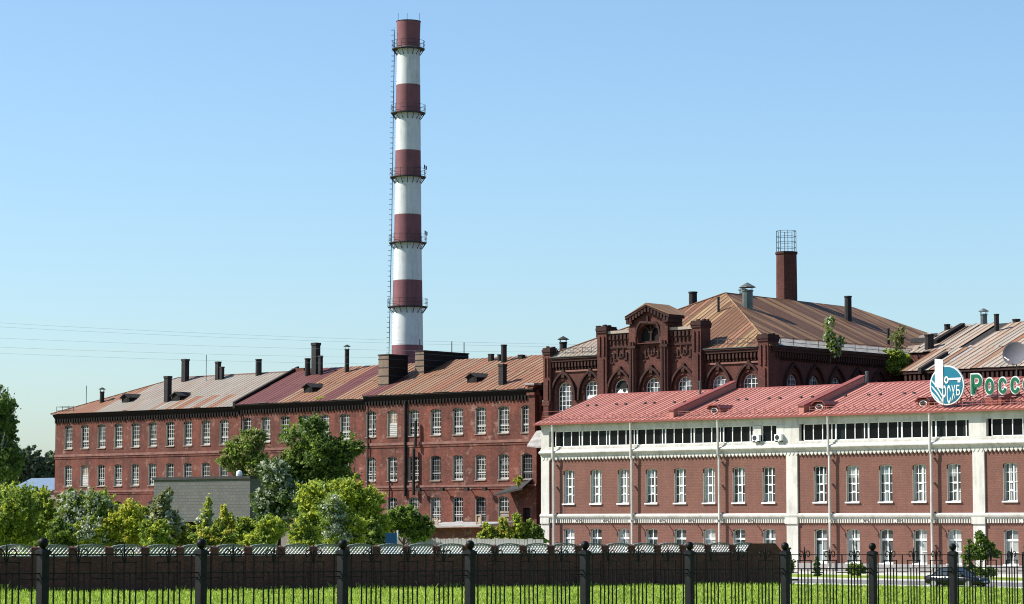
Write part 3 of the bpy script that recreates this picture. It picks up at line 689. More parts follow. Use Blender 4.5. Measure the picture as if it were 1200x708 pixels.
    # side and rear walls
    MB().box(-85.2, -84.9, .2, 20, 0, 15.4).box(-85.2, 0, 19.7, 20, 0, 15.4).build('side_wall', 'mill_brick', T)
    # fire wall between first and second sections
    f = MB().prism_x([(-.9, zroof(1, -.9)-Z-.3), (-.9, zroof(1, -.9)-Z+.5), (br, zroof(1, br)-Z+.6), (br, zroof(1, br)-Z-.3)], -49.5, -49.05); f.build('fire_wall', 'mill_brick_dark', T)
    def slope_pt(px, py, si=None):
        for sidx, (x0, x1, y, ze, ws, rows) in enumerate(secs):
            sl = (zrg+(sidx-1)*.06-ze)/(br-b0); p = LF.plane(px, py, (0, b0+y, ze), (0, -sl, 1))
            if x0 <= p.x <= x1 or sidx == 2: return p
    # round and square flues by their foot and top in the photo
    for px, pb, pt, wpx, cap, sq in ((119.5, 472, 459, 5.5, 1, 0), (196.5, 471, 441, 6.5, 0, 1), (217, 447, 421, 6.5, 0, 1), (255.5, 445, 424, 5, 0, 1), (260, 445, 430, 4, 0, 1), (303, 440, 421, 7.5, 0, 0),
                                 (360.5, 441, 420, 7, 0, 0), (370, 439, 402, 7.5, 0, 1), (375.5, 440, 417, 4, 0, 1), (406.5, 437, 409, 5.5, 1, 0), (575.5, 424, 415, 5, 0, 1), (585, 424, 415.5, 3, 0, 1), (590.5, 425, 404, 7, 0, 0), (589, 451, 427, 7, 0, 1), (611, 421, 416, 6, 0, 1)):
        p = slope_pt(px, pb)
        if p.y > br: p = Vector((LF.hit(px, pb, br)[0], br+.3, LF.hit(px, pb, br)[1]))
        r = wpx*.5*(p.y*.7475+295-p.x*.6643)/F; zt_ = LF.hit(px, pt, p.y)[1]
        flue(T, p.x, p.y, p.z-Z-.6, zt_-Z, r, 10, bool(cap), sq=bool(sq))
    # little brick block and two big masonry shafts
    p = slope_pt(352, 440); p.y = br-.2; MB().box(-1.1, 1.1, -.5, .5, -.5, .9).build('brick_block', 'mill_brick', T, (LF.hit(352, 440, p.y)[0], p.y, LF.hit(352, 440, p.y)[1]-Z))
    def shaft(px0, pxm, px1, pb, pt, matn='mill_brick_dark', deep=None):
        p = slope_pt(px0+.5, pb); q = slope_pt(pxm, pb-2); wd = LF.hit(pxm, pb, p.y)[0]-p.x; zt_ = LF.hit(px0, pt, p.y)[1]
        dp = deep or (LF.hita(px1, pt+1, p.x+wd)[0]-p.y)
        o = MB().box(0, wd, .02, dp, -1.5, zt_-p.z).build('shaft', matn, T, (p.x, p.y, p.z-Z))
        MB().box(.0, wd-.02, -.02, .0, -1.0, zt_-p.z-.02).build('shaft_face_lit', 'shaft_brick_lit', o)  # front face in paler brick, the sun on it painted into the colour
        for k in range(4): zz = (zt_-p.z)*(k+.5)/4; MB().box(-.04, wd+.04, -.06, dp+.04, zz, zz+.09).build('iron_strap', 'dark_steel', o)
        MB().box(-.08, wd+.08, -.08, dp+.08, zt_-p.z, zt_-p.z+.14).build('shaft_cap', 'soot_pipe', o); return o, p, wd, dp, zt_
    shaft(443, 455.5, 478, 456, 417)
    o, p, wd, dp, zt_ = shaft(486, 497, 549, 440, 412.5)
    for k in (0, .72, 1.0): MB().tube((wd*.5, dp*k, zt_-p.z), (wd*.5, dp*k, zt_-p.z+1.5), .06, 5).build('rod', 'dark_steel', o)
    MB().box(-.1, .35, .1, .5, zt_-p.z-.3, zt_-p.z+.7).build('stub', 'soot_pipe', o) if False else None
    # dormers
    for px, py in ((147, 472.5), (206, 470.5), (361, 461), (553, 449.5)):
        p = slope_pt(px, py); d = MB().prism([(-.75, -.5), (.75, -.5), (.75, .75), (0, 1.15), (-.75, .75)], 0, 4.2); o = d.build('dormer', 'mill_brick_dark', T, (p.x, p.y, p.z-Z))
        MB().prism([(-.45, .0), (.45, .0), (.45, .6), (0, .85), (-.45, .6)], -.03, 0).build('dormer_opening', 'dark_void', o)
        MB().prism([(-.95, .62), (0, 1.14), (.95, .62), (.95, .72), (0, 1.26), (-.95, .72)], -.25, 4.0).build('dormer_roof', 'soot_pipe', o)
    # masts, roof end rail
    for px, pb, pt in ((101, 474, 452), (241.5, 447, 416)):
        p = slope_pt(px, pb); p.y = min(p.y, br); MB().tube((0, 0, -.3), (0, 0, LF.hit(px, pt, p.y)[1]-p.z), .045, 5).build('mast', 'dark_steel', T, (p.x, p.y, p.z-Z))
    rl = MB()
    for z in (.55, 1.05): rl.tube((-85, .0, 15.5+z), (-81.5, .0, 15.5+z), .035, 4); rl.tube((-85, .0, 15.5+z), (-85, 3, 15.5+z), .035, 4)
    for x in (-85, -83.8, -82.6, -81.5): rl.tube((x, 0, 15.4), (x, 0, 16.6), .035, 4)
    rl.build('roof_rail', 'dark_steel', T)
    # outside pipes on the facade
    for px, z0, z1, r in ((475, 7.5-Z, 18.6-Z, .17), (431.5, 4.-Z, 18.-Z, .09), (457, 6.-Z, 12.-Z, .08), (281.5, 4.-Z, 18-Z, .08)):
        x = LF.hit(px, 500, -.6)[0]; yb = -.65 if px > 430 else -.4
        MB().tube((x, yb, z0), (x, yb, z1), r, 7).build('rain_pipe', 'soot_pipe', T)
    x = LF.hit(486.5, 500, -1.)[0]
    MB().path([(x, -.9, 16.2-Z), (x, -.95, 13.2-Z)], .18, 7).path([(x-.3, -.9, 13-Z), (x-.3, -.9, 7.6-Z)], .2, 7).build('vent_duct', 'soot_pipe', T)
    # small floodlight brackets over the ground floor windows
    bk = MB().path([(0, 0, 0), (-.1, -.7, .15)], .06, 5).box(-.3, .2, -.95, -.6, -.05, .3).mesh('bracket', 'soot_pipe')
    for px in (500, 527, 556, 577): inst(bk, 'bracket', T, (LF.hit(px, 575, 0)[0], -.45, 8.1-Z))
    # end pier against the hall
    e = MB().box(-.9, .0, -.75, 0, 13.5-Z, 19.6-Z).box(-1.05, .1, -.95, .1, 18.6-Z, 18.9-Z).box(-1.15, .15, -1.05, .1, 19.6-Z, 19.75-Z); e.build('end_pier', 'mill_brick', T)
    MB().box(-1.2, .2, -1.1, .15, 19.76-Z, 19.95-Z).build('pier_cap', 'concrete_old', T)
    # collapsing porch roof over the doorway, slanted asbestos roof near the bank
    MB().add([(-4.2, -.5, 8.4-Z), (-.6, -.5, 9.3-Z), (-.4, -2.4, 8.3-Z), (-4.5, -2.4, 7.6-Z), (-4.2, -.5, 8.2-Z), (-.6, -.5, 9.1-Z), (-.4, -2.4, 8.1-Z), (-4.5, -2.4, 7.4-Z)], [(0, 1, 2, 3), (7, 6, 5, 4), (0, 3, 7, 4), (1, 0, 4, 5), (2, 1, 5, 6), (3, 2, 6, 7)]).build('porch_roof', 'tar_roof', T)
    return T
mill()
# slanted sheet roof between mill and bank
def leanto():
    bb = -2.2; p = LF.world(0, bb, 3.2); T = thing('lean_to', 'grey slanted sheet roof squeezed between mill and white bank corner', 'shed', p, ROT)
    q = [LF.hit(628.5, 505, bb+1.6), LF.hit(640, 504, bb+1.6), LF.hit(640, 524.5, bb-1.4), LF.hit(617.5, 522, bb-1.4)]
    v = [(q[0][0], 1.6, q[0][1]-3.2), (q[1][0], 1.6, q[1][1]-3.2), (q[2][0], -1.4, q[2][1]-3.2), (q[3][0], -1.4, q[3][1]-3.2)]; v += [(x, y, z-.14) for x, y, z in v]
    MB().add(v, [(0, 1, 2, 3), (7, 6, 5, 4), (0, 3, 7, 4), (1, 0, 4, 5), (2, 1, 5, 6), (3, 2, 6, 7)]).build('roof', 'concrete_old', T)
    x = q[2][0]-.1
    MB().tube((x, -1.2, 0), (x, -1.2, v[6][2]+.02), .1, 6).build('post', 'soot_pipe', T); MB().tube((x, 1.4, 0), (x, 1.4, v[5][2]), .1, 6).build('post', 'soot_pipe', T)
leanto()
# ------------------------------------------------------------------ the gabled hall (centre)
def ring_arch(mb, c, w, zs, zt_, th, y0, y1, pointed=True, n=7, legs=.0):
    """projecting arch moulding: two arcs meeting at a point"""
    def outline(hw, top):
        h = top-zs; R_ = (hw*hw+h*h)/(2*hw) if h > hw else hw
        pts = []
        for i in range(n+1):
            z = zs+h*i/n; x = -hw+R_-math.sqrt(max(0, R_*R_-(z-zs)**2)); pts.append((c+x, z))
        pts2 = [(2*c-x, z) for x, z in pts[::-1]]
        return pts+pts2[1:]
    o = outline(w/2+th, zt_+th*1.2); i_ = outline(w/2, zt_)
    if legs: o = [(o[0][0], zs-legs)]+o+[(o[-1][0], zs-legs)]; i_ = [(i_[0][0], zs-legs)]+i_+[(i_[-1][0], zs-legs)]
    for k in range(len(o)-1): mb.prism([o[k], o[k+1], i_[k+1], i_[k]], y0, y1)
def hall():
    Z = 2.; T = fthing(CE, 'gabled_hall', 'ornate dark brick hall with stepped piers, pointed arches and rusty hipped roof', 'factory', z=Z)
    zf = lambda z: z-Z
    wl = [2.4, 6.25]; wc = [10.65, 14.95, 19.25]; wr = [23.55, 27.5]; ww = 2.0
    W = 30.0; SL = 46.
    # walls
    mb = MB(); allw = wl+wc+wr; ed = [0]+[(p+q)/2 for p, q in zip(allw, allw[1:])]+[W]
    for c, e0, e1 in zip(allw, ed, ed[1:]):
        cen = c in wc; y = -.35 if cen else 0; top = (23.3 if c == wc[1] else 24.7) if cen else 22.2
        e0_, e1_ = e0, e1
        if c == wl[-1]: e1_ = 8.4
        if c == wc[0]: e0_ = 8.4
        if c == wc[-1]: e1_ = 21.1
        if c == wr[0]: e0_ = 21.1
        holes = [arch(c, ww, zf(14.6), zf(19.75), ww/2, 12)]
        wall_holes(mb, e0_, e1_, 0, zf(top), holes, .45, y)
    mb.box(8.35, 8.4, -.35, .3, 0, zf(24.7)).box(21.1, 21.15, -.35, .3, 0, zf(24.7))
    mb.build('wall', 'hall_brick', T)
    # right side wall (in shade), windows every 3.93 m
    sw = [4.0+3.93*k for k in range(10)]; sb = MB(); ed = [0]+[(p+q)/2 for p, q in zip(sw, sw[1:])]+[SL]
    for c, e0, e1 in zip(sw, ed, ed[1:]): wall_holes(sb, e0, e1, 0, zf(22.2), [arch(c, 1.9, zf(14.6), zf(19.75), .95, 12)], .45, 0)
    so_ = sb.build('side_wall', 'hall_brick', T, (W, 0, 0)); so_.rotation_euler = (0, 0, math.pi/2)
    MB().box(0, .3, .05, SL, 0, zf(22.2)).box(0, W, SL-.3, SL, 0, zf(22.2)).build('rear_wall', 'hall_brick', T)
    f, p = grid_window('window', ww, 14.6, 19.75, ww/2, 4, 10, 'window_white', 'pane_hall', .05, .10)
    f2, p2 = grid_window('window', 1.9, 14.6, 19.75, .95, 4, 10, 'old_frame', 'pane_hall', .06, .12)
    for c in allw:
        o = put_window(T, f, p, c, zf(14.6), (.0 if c not in wc else -.35)+.28)
        if c == wl[1]: MB().box(-ww/2+.15, ww/2-.15, -.06, .0, 3.0, 3.55).build('blind_panel', 'window_white', o)
        if c == wc[0]:
            h = MB(); h.prism([(.72*math.cos(math.pi*i/10), 4.15+.85*math.sin(math.pi*i/10)) for i in range(11)], -.05, .02).build('broken_pane', 'dark_void', o)
            MB().prism([(-.9, 3.2), (.9, 3.25), (.75, 3.9), (.3, 3.7), (-.2, 4.1), (-.6, 3.8)], -.07, -.05).build('torn_sheet', 'window_white', o)
    for c in sw: put_window(T, f2, p2, W-.28, zf(14.6), c, rot=(0, 0, math.pi/2))
    # arch hoods with keystones
    for c in allw:
        y = -.35 if c in wc else 0; m_ = MB(); ring_arch(m_, c, 3.1, zf(18.2), zf(20.7), .22, y-.34, y, legs=.5); m_.build('arch_hood', 'hall_trim', T)
        m_ = MB(); ring_arch(m_, c, 2.15, zf(18.75), zf(19.95), .2, y-.1, y, legs=.3); m_.build('arch_hood', 'hall_brick', T)
        MB().prism([(c-.22, zf(20.2)), (c+.22, zf(20.2)), (c+.16, zf(21.1)), (c-.16, zf(21.1))], y-.3, y-.02).build('keystone', 'hall_trim', T)
    for c in sw:
        m_ = MB(); ring_arch(m_, c, 3.0, zf(18.2), zf(20.7), .22, -.34, 0, legs=.5); o = m_.build('arch_hood', 'hall_trim', T, (W, 0, 0)); o.rotation_euler = (0, 0, math.pi/2)
    # cornices of the wings: bands and corbel tables
    def corbels(x0, x1, y, z0, z1, dx, name, dep=.34, wd=.5):
        c_ = MB(); x = x0
        while x < x1-.1: c_.box(x, x+dx*wd, y-dep, y, z0, z1); c_.box(x+dx*.12, x+dx*wd*.78, y-dep*.7, y, z0-.25, z0); x += dx
        return c_
    for x0, x1 in ((.9, 7.6), (21.8, 28.9)):
        corbels(x0, x1, 0, zf(21.35), zf(21.95), .46, '').build('corbel_table', 'hall_trim', T, kind='stuff')
        MB().box(x0, x1, -.42, .0, zf(21.95), zf(22.25)).box(x0, x1, -.55, .0, zf(22.25), zf(22.42)).build('cornice', 'hall_trim', T)
        MB().box(x0+.4, x1-.1, -.16, .0, zf(20.82), zf(21.0)).build('ledge', 'string_pale', T)
        MB().box(x0, x1, -.62, .5, zf(22.42), zf(22.5)).build('eave_flashing', 'zinc', T)
    q = corbels(.8, SL-.5, 0, zf(21.35), zf(21.95), .46, ''); q.box(0, SL, -.42, 0, zf(21.95), zf(22.25)).box(0, SL, -.55, 0, zf(22.25), zf(22.42)); o = q.build('side_cornice', 'hall_trim', T, (W, 0, 0)); o.rotation_euler = (0, 0, math.pi/2)
    # central bays: parapet arcade, stepped relief
    for x0, x1 in ((9.05, 12.2), (17.5, 20.5)):
        MB().box(x0, x1, -.62, -.2, zf(24.65), zf(24.95)).build('parapet_cap', 'roof_tan', T)
        MB().box(x0, x1, -.5, -.35, zf(23.95-.0), zf(24.05)).box(x0, x1, -.52, -.35, zf(24.5), zf(24.65)).box(x0, x1, -.5, -.35, zf(23.05), zf(23.22)).build('ledge', 'hall_trim', T)
        b_ = MB(); x = x0+.1
        while x < x1-.2: b_.box(x, x+.3, -.6, -.35, zf(24.0), zf(24.5)); b_.box(x+.05, x+.25, -.5, -.35, zf(23.5), zf(23.85)); x += .52
        b_.build('parapet_arcade', 'hall_trim', T)
    for c in wc:
        r_ = MB(); hs = [(-1.3, 21.4, 22.2), (-.85, 21.75, 22.6), (-.4, 22.15, 23.0), (.0, 22.0, 22.55), (.4, 22.15, 23.0), (.85, 21.75, 22.6), (1.3, 21.4, 22.2)]
        if c == wc[1]: hs = [(a, b+.1, d+.1) for a, b, d in hs]
        for x, z0, z1 in hs: r_.box(c+x-.1, c+x+.1, -.48, -.35, zf(z0), zf(z1))
        for (x, z0, z1), (x2, z02, z12) in zip(hs, hs[1:]): r_.box(c+min(x, x2)+.1, c+max(x, x2)-.1, -.46, -.35, zf(min(z0, z02)), zf(min(z0, z02)+.16))
        r_.build('stepped_relief', 'hall_trim', T)
    # piers
    def pier(x0, x1, y0, y1, ztop, name='pier', crown=True, zbot=8):
        o = MB().box(x0, x1, y0, y1, zf(zbot), zf(ztop-.6)); xm = (x0+x1)/2; o2 = MB()
        wd = x1-x0
        o.box(x0+wd*.2, x0+wd*.36, y0-.12, y0, zf(ztop-3.2), zf(ztop-1.1)); o.box(x1-wd*.36, x1-wd*.2, y0-.12, y0, zf(ztop-3.2), zf(ztop-1.1))
        o.box(x0-.02, x1+.02, y0-.2, y0, zf(17.2), zf(17.7)); o.box(x0+wd*.15, x1-wd*.15, y0-.14, y0, zf(zbot), zf(17.2)); o.box(x0+wd*.25, x1-wd*.25, y0-.12, y0, zf(17.7), zf(ztop-3.5))
        ob = o.build(name, 'hall_brick', T)
        if crown:
            c_ = MB().box(x0-.06, x1+.06, y0-.1, y1+.06, zf(ztop-.75), zf(ztop-.5)).box(x0-.11, x1+.11, y0-.16, y1+.11, zf(ztop-.5), zf(ztop-.2)).box(x0-.04, x1+.04, y0-.08, y1+.04, zf(ztop-.2), zf(ztop-.02))
            for q in range(7): xx = R.uniform(x0, x1-.3); yy = R.uniform(y0, max(y0+.1, y1-.3)); c_.box(xx, xx+R.uniform(.15, .35), yy, yy+.3, zf(ztop-.02), zf(ztop)+R.uniform(.03, .2))
            c_.build('pier_crown', 'hall_trim', ob)
        return ob
    pier(-.2, .8, -.5, .6, 23.55); pier(7.7, 9.0, -.75, .9, 25.5); pier(20.55, 21.75, -.75, .9, 25.5); pier(28.9, 30.2, -.5, 1.3, 23.7)
    # gabled aedicule
    g1 = MB().box(12.25, 13.15, -.95, .6, zf(8), zf(25.2)).build('pier', 'hall_brick', T); g2 = MB().box(16.5, 17.5, -.95, .6, zf(8), zf(25.2)).build('pier', 'hall_brick', T)
    for o, xm in ((g1, 12.7), (g2, 17.0)):
        MB().box(xm-.28, xm-.08, -1.1, -.95, zf(8), zf(23.6)).box(xm+.08, xm+.28, -1.1, -.95, zf(8), zf(23.6)).box(xm-.5, xm+.55, -1.15, .2, zf(22.9), zf(23.15)).box(xm-.52, xm+.56, -1.18, .2, zf(17.2), zf(17.6)).build('pier_moulding', 'hall_trim', o)
    gb = MB(); outer = [(12.25, zf(23.35)), (17.5, zf(23.35)), (17.5, zf(26.0)), (14.9, zf(27.2)), (12.25, zf(26.0))]
    hole = arch(14.8, 2.85, zf(23.45), zf(25.4), .75, 10)
    lo = [Vector((a, b, 0)) for a, b in outer]; lh = [Vector((a, b, 0)) for a, b in hole]; tr = tessellate_polygon([lo, lh]); fl = lo+lh
    gb.add([(v.x, -.8, v.y) for v in fl], [tuple(t_) for t_ in tr]); n = len(hole); gb.add([(a, -.8, b) for a, b in hole]+[(a, -.2, b) for a, b in hole], [(i, (i+1) % n, n+(i+1) % n, n+i) for i in range(n)])
    gb.prism([(12.25, zf(23.35)), (12.35, zf(23.35)), (12.35, zf(26.0)), (12.25, zf(26.0))], -.8, 1.6).prism([(17.4, zf(23.35)), (17.5, zf(23.35)), (17.5, zf(26.0)), (17.4, zf(26.0))], -.8, 1.6)
    G = gb.build('gable', 'hall_brick', T)
    MB().box(13.3, 16.3, -.2, -.15, zf(23.4), zf(25.5)).build('belfry_back', 'dark_void', G)
    fr_ = MB().box(14.7, 14.92, -.42, -.3, zf(23.45), zf(25.35)).box(13.4, 16.2, -.42, -.3, zf(23.45), zf(23.65)); ring_arch(fr_, 14.1, .9, zf(24.5), zf(25.05), .14, -.45, -.3); ring_arch(fr_, 15.5, .9, zf(24.5), zf(25.05), .14, -.45, -.3)
    fr_.box(13.37, 13.55, -.42, -.3, zf(23.5), zf(24.7)).box(16.05, 16.23, -.42, -.3, zf(23.5), zf(24.7)); fr_.build('belfry_tracery', 'hall_trim', G)
    m_ = MB(); ring_arch(m_, 14.8, 2.95, zf(24.4), zf(25.55), .22, -1.0, -.8, legs=.3); m_.build('arch_hood', 'hall_trim', G)
    MB().prism([(14.68, zf(25.6)), (14.92, zf(25.6)), (14.88, zf(26.3)), (14.72, zf(26.3))], -1.02, -.8).build('keystone', 'hall_trim', G)
    rk = MB()                                            # raking cornice with dentils
    for s_, (xa, xb) in ((1, (12.0, 14.9)), (-1, (17.95, 14.9))):
        za, zb = zf(25.95), zf(27.3)
        rk.prism([(xa, za), (xb, zb), (xb, zb+.32), (xa, za+.32)], -1.3, 1.4); rk.prism([(xa+s_*.25, za-.28), (xb, zb-.3), (xb, zb), (xa+s_*.25, za+.05)], -1.05, 1.2)
        for i in range(7): t_ = (i+.6)/7.2; x = xa+(xb-xa)*t_; z = za+(zb-za)*t_; rk.box(x-.13, x+.13, -1.25, -.8, z-.5, z-.05)
    rk.box(12.05, 12.85, -1.2, .9, zf(25.5), zf(25.95)).box(16.95, 17.85, -1.2, .9, zf(25.5), zf(25.95)); rk.build('raking_cornice', 'hall_trim', G)
    MB().prism([(11.95, zf(26.30)), (14.9, zf(27.66)), (18.0, zf(26.30)), (14.9, zf(27.45))], -1.35, 2.6).build('gable_roof', 'roof_hallside', G)
    # hipped roof
    e = zf(22.45); ap = Vector((15., 12.5, zf(29.5))); rd = Vector((15., 37.2, zf(29.35)))
    c0, c1, c2, c3 = Vector((-.4, -.4, e)), Vector((W+.4, -.4, e)), Vector((W+.4, SL+3, e)), Vector((-.4, SL+3, e))
    rf = MB().add([c0, c1, c2, c3, ap, rd], [(0, 1, 4), (1, 2, 5, 4), (2, 3, 5), (3, 0, 4, 5)]).build('roof', 'soot_pipe', T)
    U = Vector((1, 0, 0)); V = (Vector((15., 12.5, ap.z))-Vector((15., -.4, e))); h = V.length; V.normalize()
    face_sheets(rf, c0, U, V, [(0, 0), (W+.8, 0), (15.4, h)], .62, lambda i, n: 'roof_pale' if i < 12 else ('roof_hall' if R.random() < .82 else 'roof_rust'))
    U = Vector((0, 1, 0)); V = Vector((15., -.4, ap.z))-Vector((W+.4, -.4, e)); h = V.length; V.normalize()
    face_sheets(rf, c1, U, V, [(0, 0), (SL+3.4, 0), (37.6, h*.985), (12.9, h)], .66, lambda i, n: 'roof_hallside')
    for p_, q_ in ((ap, rd), (c0, ap), (c1, ap), (c2, rd)): MB().tube(p_+Vector((0, 0, .04)), q_+Vector((0, 0, .04)), .13, 6).build('ridge_cap', 'roof_hall', rf)
    # pale gutter sheets and railing along the side eave
    MB().add([(W-1.5, 1.2, e+1.05), (W-1.5, SL, e+1.05), (W+.45, SL, e+.14), (W+.45, 1.2, e+.14)], [(0, 1, 2, 3)]).build('gutter_sheet', 'concrete_old', rf)
    r_ = MB()
    for z in (.55, 1.0): r_.tube((W+.1, 1.8, e+z), (W+.1, SL, e+z), .03, 4)
    for i in range(20): r_.tube((W+.1, 1.8+i*2.25, e), (W+.1, 1.8+i*2.25, e+1.02), .035, 4)
    r_.build('roof_rail', 'dark_steel', rf)
    r_ = MB()
    for x0, x1 in ((1.2, 7.4), (22, 28.5)):
        for z in (.5, .95): r_.tube((x0, .1, e+z), (x1, .1, e+z), .028, 4)
        k = 5
        for i in range(k+1): x = x0+(x1-x0)*i/k; r_.tube((x, .1, e), (x, .1, e+1), .03, 4); r_.tube((x, .1, e+1), (x+.8, .9, e+.5), .025, 4)
    r_.build('roof_rail', 'dark_steel', rf)
    # flues on the hall
    def on_front(px, py): return CE.plane(px, py, (0, -.4, 22.45), (0, -(29.5-22.45)/12.9, 1))
    def on_side(px, py): return CE.plane(px, py, (W+.4, 0, 22.45), ((29.5-22.45)/15.4, 0, 1))
    def fl(p, px, pt, wpx, cap=False, m='soot_pipe', sq=False, dn=.6):
        yy = CE.world(p.x, p.y, 0).y; zt_ = at(px, pt, yy).z; flue(T, p.x, p.y, p.z-Z-dn, zt_-Z, wpx*.5*yy/F, 12, cap, m, sq)
    fl(on_front(842, 366), 842, 348, 3); fl(Vector((10.5, 12.5, 27.5)), 826.5, 342, 10); fl(on_front(877, 361) if False else on_side(876, 361), 875, 340, 13, True, 'zinc'); fl(Vector((14.4, 16.5, 29.0)), 863, 343, 8, True, 'zinc')
    fl(on_side(994, 376), 994.5, 347, 8.5); fl(on_side(1041, 404), 1041, 385, 3.5)
    for px, pt, wpx, b_ in ((701.5, 382, 6.5, 7), (660, 401, 9, 4)): p = Vector((CE.hit(px, pt+8, b_)[0], b_, 22.5)); fl(p, px, pt, wpx, px < 690, dn=1.)
    return T
HALL = hall()
# square brick chimney with a steel cage, behind the ridge
def brick_chimney():
    y = CE.world(15, 27, 0).y; p = at(922, 352, y); zt_ = at(922, 297, y).z; zc = at(922, 271, y).z; h = zt_-27.
    T = thing('brick_chimney', 'stubby tapered red brick chimney with steel cage on top, rising behind the rusty roof', 'chimney', (p.x, p.y, 27.), ROT)
    r0, r1 = 1.02, .93
    def ring(r, z): return [(r*math.cos(math.pi/8+i*math.pi/4), r*math.sin(math.pi/8+i*math.pi/4), z) for i in range(8)]
    s = MB().add(ring(r0*1.28, -6)+ring(r1*1.28, h), [(i, (i+1) % 8, 8+(i+1) % 8, 8+i) for i in range(8)]+[tuple(range(8, 16))]); s.build('shaft', 'hall_brick', T)
    MB().add(ring(r1*1.4, h-.12)+ring(r1*1.4, h+.15), [(i, (i+1) % 8, 8+(i+1) % 8, 8+i) for i in range(8)]+[tuple(range(8, 16)), tuple(range(7, -1, -1))]).build('cap', 'hall_trim', T)
    c = MB(); H = zc-zt_
    for i in range(8): t = i*math.pi/4; c.tube((1.12*math.cos(t), 1.12*math.sin(t), h), (1.12*math.cos(t), 1.12*math.sin(t), h+H), .035, 4)
    for k in range(1, 5):
        pts = [(1.12*math.cos(i*math.pi/6), 1.12*math.sin(i*math.pi/6), h+H*k/4) for i in range(13)]; c.path(pts, .03, 4)
    c.build('steel_cage', 'dark_steel', T)
brick_chimney()
# ------------------------------------------------------------------ pale-roofed workshop (right, behind)
def workshop():
    b = 38.; fr = BK; ae, ze = fr.hit(1061, 434, b); ar, zr_ = fr.hit(1200, 377.5, b+15)
    T = fthing(BK, 'workshop', 'low brick workshop with patched pale tin roof behind the bank', 'factory', ae, b, 0); L = 45.; z0 = fr.hit(1180, 430.5, b)[1]; sl = (zr_-z0)/15.5
    wl = MB(); ws = [3+4*k for k in range(10)]; ed = [0]+[(p+q)/2 for p, q in zip(ws, ws[1:])]+[L]
    for c, e0, e1 in zip(ws, ed, ed[1:]): wall_holes(wl, e0, e1, 0, z0-.1, [arch(c, 2, z0-7, z0-3.2, 1., 10)], .4)
    wl.box(L-.3, L, .1, 31, 0, z0).box(0, .3, .1, 31, 0, z0).box(0, L, 30.7, 31, 0, z0).build('wall', 'hall_brick', T)
    f, p = grid_window('window', 2, z0-7, z0-3.2, 1., 4, 8, 'old_frame', 'pane_hall')
    for c in ws: put_window(T, f, p, c, z0-7, .25)
    c_ = MB(); x = .1
    while x < L-.4: c_.box(x, x+.28, -.35, 0, z0-1., z0-.3); x += .56
    c_.build('corbel_table', 'hall_trim', T, kind='stuff'); MB().box(0, L, -.45, 0, z0-.3, z0-.02).build('cornice', 'hall_trim', T)
    rf = MB().prism_x([(-.5, z0), (15, z0+15.5*sl), (30.5, z0)], -.3, L).build('roof', 'soot_pipe', T)
    gable_sheets(T, rf, -.3, L, .72, -.55, z0, sl, [(-.55, 6.5), (6.4, 15)], lambda i, j, x: (None if (j == 1 and 2.2 < x < 3.6) else ('roof_rust' if R.random() < .07 else 'roof_tan')), .04)
    xa = 14.7-ae; zs = z0+6.5*sl                                      # set-back bay that meets the hall
    MB().box(xa, -.3, 6.1, 30, 0, zs-.15).build('annex_wall', 'hall_brick', T); r2 = MB().prism_x([(6., zs-.1), (15, z0+15.5*sl-.1), (24, zs-.1)], xa, -.3).build('annex_roof', 'soot_pipe', T)
    gable_sheets(T, r2, xa, -.3, .72, 5.9, zs-.07, sl, [(5.9, 15)], lambda i, j, x: None if i in (5, 6) else 'roof_tan', .05)
    def P(px, py): q = BK.plane(px, py, (0, b-.5, z0), (0, -sl, 1)); return Vector((q.x-ae, q.y-b, q.z))
    # raised fire walls, a dark repair strip, flues
    def ridge_wall(pa, pb, w_, h_, mt):
        q0, q1 = P(*pa), P(*pb); x = (q0.x+q1.x)/2; MB().prism_x([(q0.y, q0.z-.1), (q0.y, q0.z+h_), (q1.y, q1.z+h_), (q1.y, q1.z-.1)], x-w_/2, x+w_/2).build('fire_wall', mt, rf)
    ridge_wall((1096, 404), (1127, 384), .6, .5, 'mill_brick_dark'); ridge_wall((1084, 436), (1103, 417), .4, .45, 'soot_pipe'); ridge_wall((1110, 424), (1144, 405), 1.1, .07, 'plinth')
    for px, pb, pt, wpx, cap, m in ((1089, 409, 392, 11, 0, 'soot_pipe'), (1153, 380, 368, 8, 1, 'zinc'), (1168, 389, 368, 6, 0, 'soot_pipe'), (1191, 378, 374, 9, 0, 'soot_pipe'), (1110, 386, 380, 7, 0, 'soot_pipe')):
        q = P(px, pb); yw = BK.world(q.x+ae, min(q.y, 15.2)+b, 0).y; zt_ = at(px, pt, yw).z; flue(T, q.x, min(q.y, 15.2), q.z-.5, zt_, wpx*.5*yw/F, 10, bool(cap), m)
    for i, (px, py, w_) in enumerate(((1078, 400, 2.), (1084, 396, 1.4), (1070, 409, 1.6), (1092, 395, 1.2))):
        q = P(px, py); o = MB().box(-w_/2, w_/2, -.5, .5, .1, .15).build('loose_sheet', ('soot_pipe', 'roof_pale', 'roof_pale', 'soot_pipe')[i], rf, q); o.rotation_euler = (math.atan(sl)+R.uniform(0, .35), R.uniform(-.3, .3), R.uniform(-.5, .5))
workshop()
